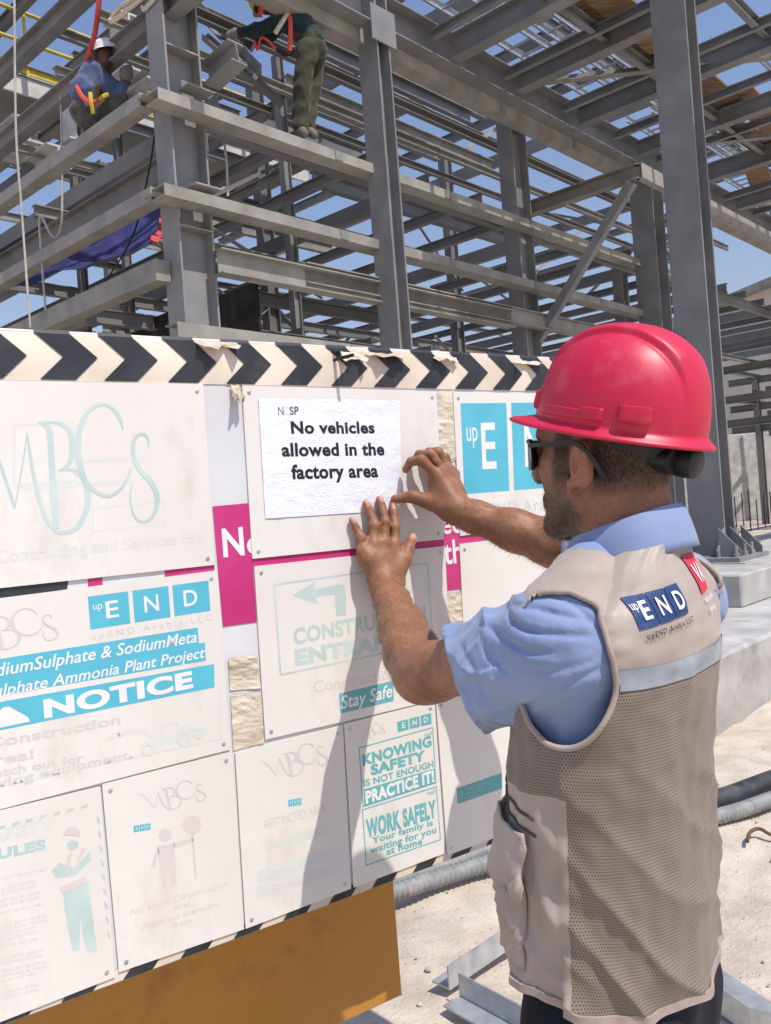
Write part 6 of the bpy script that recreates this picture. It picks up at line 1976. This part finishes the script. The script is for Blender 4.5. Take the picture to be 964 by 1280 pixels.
# worker standing on the girt, bent forward to the left
gq = pA(383, 166, QA)
D2 = (gq - CAM).dot(c_f) + 0.05
K2 = lambda px, py, dd=0.0: at(px, py, D2 + dd)
w2 = empty('person', K2(380, 166))
tag(w2, 'standing worker in olive trousers and dark green jacket bending over on the steel', 'person')
limb_mesh('body', [[(K2(390, 55), .11), (K2(372, 34), .12), (K2(352, 22), .10)], [(K2(350, 20), .06), (K2(336, 6), .07)], [(K2(350, 26, -.1), .055), (K2(318, 38, -.1), .045), (K2(292, 41, -.1), .036)], [(K2(356, 24, .2), .055), (K2(340, 45, .2), .045), (K2(322, 52, .15), .036)],
                   [(K2(388, 60, -.08), .08), (K2(378, 112, -.08), .06), (K2(374, 160, -.08), .05)], [(K2(393, 60, .1), .08), (K2(388, 112, .1), .06), (K2(386, 163, .05), .05)]], 0.014, 'skin_far', w2, ells=[(K2(332, 4), (.085, .10, .115))])
limb_mesh('jacket', [[(K2(392, 50), .135), (K2(374, 32), .15), (K2(353, 23), .125)], [(K2(352, 27, -.1), .085), (K2(318, 38, -.1), .066), (K2(297, 41, -.1), .052)], [(K2(356, 26, .2), .08), (K2(340, 45, .2), .06), (K2(324, 51, .15), .05)]], 0.013, 'green_jacket', w2, wr=0.011, seed=7)
limb_mesh('trousers', [[(K2(386, 50), .145), (K2(392, 60), .150)], [(K2(385, 62, -.08), .125), (K2(378, 110, -.08), .105), (K2(375, 157, -.08), .098)], [(K2(396, 62, .1), .120), (K2(390, 112, .1), .100), (K2(385, 160, .05), .088)]], 0.013, 'olive_cloth', w2, wr=0.014, seed=8)
limb_mesh('boot', [[(K2(374, 161, -.08), .058), (K2(381, 167, -.16), .045)]], 0.013, 'boot', w2); limb_mesh('boot', [[(K2(385, 163, .05), .058), (K2(393, 169, -.06), .045)]], 0.013, 'boot', w2)
limb_mesh('glove', [[(K2(294, 41, -.1), .05), (K2(286, 44, -.1), .036)]], 0.012, 'glove', w2)
hardhat(w2, K2(327, 1), Vector((-0.75, 0.1, 0.6)), Vector((-.6, .1, -.75)), 'yellow_helmet', 1.0)
ribbonw(w2, 'harness_strap', [K2(362, 14, -.10), K2(363, 30, -.17), K2(363, 48, -.16), K2(362, 64, -.14)], 0.026, 'harness_red')
ribbonw(w2, 'harness_strap', [K2(362, 16, -.08), K2(372, 19, .0), K2(384, 27, .06)], 0.024, 'harness_red')
ribbonw(w2, 'harness_strap', [K2(360, 17, -.14), K2(350, 32, -.18), K2(344, 42, -.17)], 0.026, 'strap_beige')
ribbonw(w2, 'waist_belt', [K2(346, 62, -.1), K2(360, 68, -.14), K2(378, 54, -.15), K2(396, 46, -.1)], 0.020, 'black')
ribbonw(w2, 'lanyard', [K2(345, 62, -.1), K2(334, 50, -.12), K2(326, 48, -.1), K2(322, 62, -.1), K2(318, 52, -.1)], 0.014, 'harness_red')
def hang(name, label, cat, pts, r_, mat, group=None):
    k = MB(); k.tube(path(pts, 40), r_, 6); tag(k.build(name, M[mat], None, sm=60), label, cat, group)
hang('lifting_sling', 'red lifting sling hanging in front of the crouching worker', 'sling', [at(126, -60, D1 - .3), at(124, 0, D1 - .3), at(119, 40, D1 - .2), at(113, 62, D1 - .1), at(106, 84, D1)], 0.028, 'strap_red')
hang('lifting_sling', 'orange red sling dropping past the yellow helmet of the standing worker', 'sling', [at(329, -40, D2 - .3), at(327, 4, D2 - .3), at(325, 20, D2 - .3)], 0.030, 'strap_red')
# beige strap round the corner column
k = MB(); zc = 6.55
cx = lambda a, b, z: C1 + A * a + B * b + Z * z
q = [(-.22, -.16), (-.22, .16), (.22, .16), (.22, -.16), (-.22, -.16)]
pts = []
for (a0, b0), (a1, b1) in zip(q, q[1:]):
    for t in np.linspace(0, 1, 8)[:-1]: pts.append(cx(a0 + (a1 - a0) * t, b0 + (b1 - b0) * t, zc + 0.10 * math.sin(3 * (a0 + a1 * t))))
pts.append(pts[0])
k.strap(pts, 0.05, 0.012, Z)
tag(k.build('lashing_strap', M['strap_beige'], None), 'beige webbing strap lashed round the corner column near the top', 'strap')
k = MB(); k.tube(path([cx(-.24, .1, zc), cx(-.30, .45, zc - .05), cx(-.28, .62, zc), cx(-.25, .5, zc + .08), cx(-.23, .18, zc + .05)], 30), 0.025, 6)
tag(k.build('strap_tail', M['strap_beige'], None, sm=60), 'loose loop of beige webbing tied beside the corner column', 'strap')
for i, (pts, r_, mt_, lb) in enumerate((
    ([at(18, -20, 9.6), at(20, 160, 9.5), at(27, 260, 9.5), at(38, 410, 9.4)], 0.014, 'cable', 'thin pale rope hanging straight down at the far left'),
    ([at(76, 120, 9.6), at(78, 230, 9.5), at(76, 285, 9.5), at(66, 296, 9.5), at(50, 270, 9.5), at(52, 320, 9.5), at(58, 400, 9.5)], 0.013, 'cable', 'looped pale rope hanging below the crouching worker'),
    ([at(196, 152, 8.6), at(186, 215, 8.6), at(168, 290, 8.7), at(140, 340, 8.8), at(122, 362, 8.9)], 0.010, 'black', 'black cable sagging down left of the corner column'),
    ([at(277, 150, 9.3), at(283, 200, 9.3), at(285, 245, 9.3)], 0.014, 'strap_beige', 'short beige strap hanging right of the corner column'))):
    hang('hanging_rope', lb, 'rope', pts, r_, mt_, 'ropes and cables hanging from the steel')

# ------------------------------------------------------------------ clutter on the left: tarpaulin, added dark screen for the shaded interior, walkway with yellow rails
M['tarp'] = noise_mat('dark_blue_tarpaulin', (0.030, 0.030, 0.115), (0.055, 0.055, 0.20), scale=4, rough=0.45, bump=0.4, bscale=8, bdist=0.03)
k = MB(); nx, ny = 26, 14; vs_ = []
q0, q1, q2, q3 = at(-60, 318, 13.8), at(205, 258, 11.6), at(192, 304, 10.1), at(-60, 385, 11.6)
for j in range(ny + 1):
    for i in range(nx + 1):
        a, b = i / nx, j / ny
        p = (q0.lerp(q1, a)).lerp(q3.lerp(q2, a), b)
        vs_.append(p + Z * (0.10 * math.sin(a * 11 + b * 3) * math.sin(b * 3.1) + 0.06 * noise.noise((a * 8, b * 8, 0)) - 0.25 * math.sin(math.pi * b) * 0.6))
k.add(vs_, [(j * (nx + 1) + i, j * (nx + 1) + i + 1, (j + 1) * (nx + 1) + i + 1, (j + 1) * (nx + 1) + i) for j in range(ny) for i in range(nx)])
tp = k.build('tarpaulin', M['tarp'], None, sm=60); tag(tp, 'dark blue tarpaulin spread between the beams at the left', 'tarpaulin')
k = MB(); e_ = [vs_[j * (nx + 1) + nx] + Z * .012 for j in range(ny + 1)]; k.strap(e_, 0.10, 0.01, A); k.build('red_edge', M['strap_red'], tp)
M['interior_dark'] = noise_mat('painted_interior_dark', (0.010, 0.010, 0.010), (0.028, 0.026, 0.022), scale=6, rough=0.95)  # near-black colour paints the shade inside the ground floor
k = MB(); s0 = C1 + A * 1.3 + B * 0.6  # added dark wall in place of the building's dim interior
for i in range(24):
    p = s0 + B * (i * .5)
    wv = 0.06 * math.sin(i * 1.7)
    k.box(p + B * .25 + Z * 2.1 + A * wv, B * .5, A * 0.03, Z * (4.2 + .06 * math.sin(i * 2.3)))
tag(k.build('interior_dark_screen', M['interior_dark'], None), 'added dark screen standing in for the shaded ground floor interior behind the hoarding', 'screen')
walk = empty('walkway', flat(C1 + B * 6.5, 8))
tag(walk, 'far walkway with yellow handrails behind the crouching worker', 'walkway')
QW = C1 + B * 7.0
rp = pA(150, 62, QW)
for dz in (0, -0.5):
    k = MB(); k.tube([rp + Z * dz - A * 5.5, rp + Z * dz + A * 4.5], 0.035, 8); k.build('handrail', M['yellow'], walk)
for i in range(9):
    k = MB(); p = rp - A * (5.4 - i * 1.2); k.tube([p + Z * 0.0, p - Z * 1.1], 0.03, 8); k.build('rail_post', M['yellow'], walk)
M['white_panel'] = noise_mat('dusty_white_sheet', (0.5, 0.48, 0.46), (0.62, 0.6, 0.57), scale=4, rough=0.6)
k = MB(); k.box(rp - A * .5 - Z * 1.25, A * 10, B * 0.05, Z * 0.34); k.build('fascia', M['white_panel'], walk)
k = MB(); k.box(rp - A * .5 - Z * 1.16 + B * 0.9, A * 10, B * 1.6, Z * 0.06); k.build('deck', M['steel_far'], walk)
rp2 = rp + B * 0.1
k = MB(); k.box(rp - A * .5 - Z * 0.98, A * 10, B * 0.02, Z * 0.14); k.build('toe_board', M['yellow'], walk)
for i, (px, py, wd, hg) in enumerate(((152, 60, .5, .8), (20, 175, .9, .35), (85, 145, .45, .9), (60, 205, .7, .3), (180, 105, .8, .25))):
    c_ = at(px, py, 12.2 + (i % 3) * .6)
    k = MB(); k.prism(prof_I(hg, wd * .5, .03, .03), c_ - B * wd * .5, c_ + B * wd * .5, A, Z)
    tag(k.build('pale_bracket', M['white_panel'], None), ('pale steel bracket right above the crouching worker', 'long pale bracket at the far left', 'tall pale bracket below the crouching worker', 'low pale bracket among the left beams', 'flat pale bracket just left of the corner column')[i], 'bracket')
for (x0, y0, x1, y1, d0, d1) in ((252, 50, 350, 136, 9.4, 9.6), (247, 15, 322, 94, 9.8, 9.2), (262, 25, 315, 66, 9.9, 9.7)):
    part_member(frame, 'brace', at(x0, y0, d0), at(x1, y1, d1), 'L', 'steel', h=0.11, w=0.11, tf=0.012)
stub = at(262, 97, 8.55)
part_member(frame, 'stub_beam', stub, stub - B * 0.05 + c_r * 0.30 - c_f * 0.25 + Z * 0.10, 'I', 'steel', h=0.22, w=0.2)

# more clutter: far beams in the left block at odd heights
rr = random.Random(12)
for i in range(46):
    zq = rr.choice((2.9, 3.5, 4.9, 5.2, 6.8, 7.4, 7.9, 8.7, 10.4, 11.2)) + rr.uniform(-.15, .15)
    a_, b_ = rr.uniform(0.6, 5), rr.uniform(1, 9)
    p = flat(C1, zq) + A * a_ + B * b_
    d = A if rr.random() < 0.55 else B
    part_member(frame, 'cross_beam', p, p + d * rr.uniform(2, 6), rr.choice('ICI'), rr.choice(('steel_far', 'steel', 'steel_dusty')), h=rr.uniform(.12, .26), w=rr.uniform(.08, .18))
for i in range(4):
    p = flat(C1, 0) + A * rr.uniform(1, 6) + B * rr.uniform(1.5, 9)
    part_member(frame, 'post', flat(p, 3), flat(p, rr.uniform(6, 12)), 'I', 'steel_far', h=0.14, w=0.12)

# ------------------------------------------------------------------ on the overhead platform: cable trays and planks
def ladder_tray(off, wd, a0, a1, label):
    t_ = empty('cable_tray', flat(C2, ZP + .27) + A * a0 - B * off); tag(t_, label, 'cable tray', 'galvanised trays lying on the platform')
    for s_ in (0, 1):
        k = MB(); member(k, flat(C2, ZP + .30) + A * a0 - B * (off + s_ * wd), flat(C2, ZP + .30) + A * a1 - B * (off + s_ * wd), 'C', h=0.10, w=0.03, tf=0.003, tw=0.003); k.build('side_rail', M['galv'], t_)
    n = int((a1 - a0) / .28)
    for i in range(n):
        k = MB(); p = flat(C2, ZP + .27) + A * (a0 + .14 + i * .28) - B * (off + 0.004); k.box(p - B * (wd / 2 - .004), A * 0.04, B * (wd - .03), Z * 0.02); k.build('rung', M['galv'], t_)
ladder_tray(0.31, 0.36, 0.5, 5.0, 'near galvanised ladder tray over the first platform joists')
ladder_tray(0.86, 0.28, 1.4, 9.0, 'narrow galvanised ladder tray between the planks and the near tray')
ladder_tray(0.31, 0.42, 5.6, 16.6, 'far galvanised ladder tray beyond the big column')
ladder_tray(2.45, 0.48, 5.0, 15.0, 'outer galvanised ladder tray beyond the planks overhead')
for i, (a0, off, ln, rot, lb) in enumerate(((1.05, 1.28, 2.0, .03, 'nearest brown plank on the overhead platform'), (1.35, 1.05, 1.9, -.05, 'split brown plank beside the nearest plank overhead'), (2.75, 1.22, 2.2, .02, 'brown plank half hidden by the big column overhead'), (4.15, 1.32, 2.2, .06, 'slanting brown plank right of the big column'), (4.6, 1.02, 2.0, -.03, 'brown plank lying beside the slanting plank overhead'), (6.3, 0.62, 1.5, .25, 'farthest brown plank at the right edge overhead'))):
    k = MB(); d = (A + B * rot).normalized(); sd_ = Z.cross(d)
    k.box(flat(C2, ZP + .205 + 0.046 * (i % 2)) + A * ((a0 + ln / 2) * SC) - B * (off * SC), d * ln * SC, sd_ * 0.40, Z * 0.04)
    tag(k.build('wooden_plank', M['wood'], None, bevel=0.004), lb, 'plank', 'planks on the overhead platform')

# ------------------------------------------------------------------ far right: concrete wall, pale shed, steel, rebar
wall = MB(); wc = ground(1010, 655) 
p0_ = ground(930, 651)
wall.box(p0_ + Vector((16, 3, 1.85)), Vector((40, 7, 0)), Vector((-.07, .4, 0)), Z * 3.7)
tag(wall.build('concrete_wall', M['concrete'], None, bevel=0.03), 'grey concrete wall standing far off behind the big column', 'wall')
M['shed'] = noise_mat('pale_cladding', (0.50, 0.46, 0.40), (0.56, 0.52, 0.46), scale=0.5, rough=0.7)
shed = empty('warehouse', (48, 66, 0)); tag(shed, 'large pale warehouse in the distance at the right', 'warehouse')
k = MB(); k.box(Vector((52, 68, 7)), Vector((56, 14, 0)), Vector((-5, 20, 0)), Z * 14); k.build('wall', M['shed'], shed)
k = MB(); k.box(Vector((52, 68, 14.2)), Vector((57, 14.3, 0)), Vector((-5.2, 21, 0)), Z * 0.5); k.build('roof', M['steel_far'], shed)
far = empty('far_steel_frame', flat(C3 + A * 14)); tag(far, 'low steel frame standing in front of the far concrete wall', 'steel frame')
F0 = ground(880, 690) + A * 9
for i in range(5):
    for j in range(3):
        b_ = F0 - B * (i * 3.2 - 3) + A * (j * 4)
        part_member(far, 'column', flat(b_), flat(b_, 5.4), 'I', 'steel_far', h=0.25, w=0.2)
for zq in (3.6, 4.4, 5.4):
    for j in range(3):
        p = flat(F0, zq) + A * (j * 4)
        part_member(far, 'beam', p + B * 4, p - B * 13, 'I', 'steel_far', h=0.25, w=0.15)
for zq in (4.4, 5.4):
    for i in range(12):
        p = flat(F0, zq + .15) + B * (3 - i * 1.3)
        part_member(far, 'joist', p, p + A * 8, 'C', 'steel_far', h=0.16, w=0.1)
part_member(far, 'brace', flat(F0 - B * .2, .4), flat(F0 - B * 3.4, 5.2), 'R', 'steel', h=0.12, w=0.12)
for i in range(9):
    g_ = ground(912 + i * 9, 664 - (i % 3) * 3)
    k = MB(); k.tube([g_, g_ + Z * (1.0 + .12 * (i % 4))], 0.02, 6)
    tag(k.build('rebar', M['black'], None), 'dark steel starter bar standing upright beyond the footing at the right', 'rebar', 'starter bars beyond the footing')
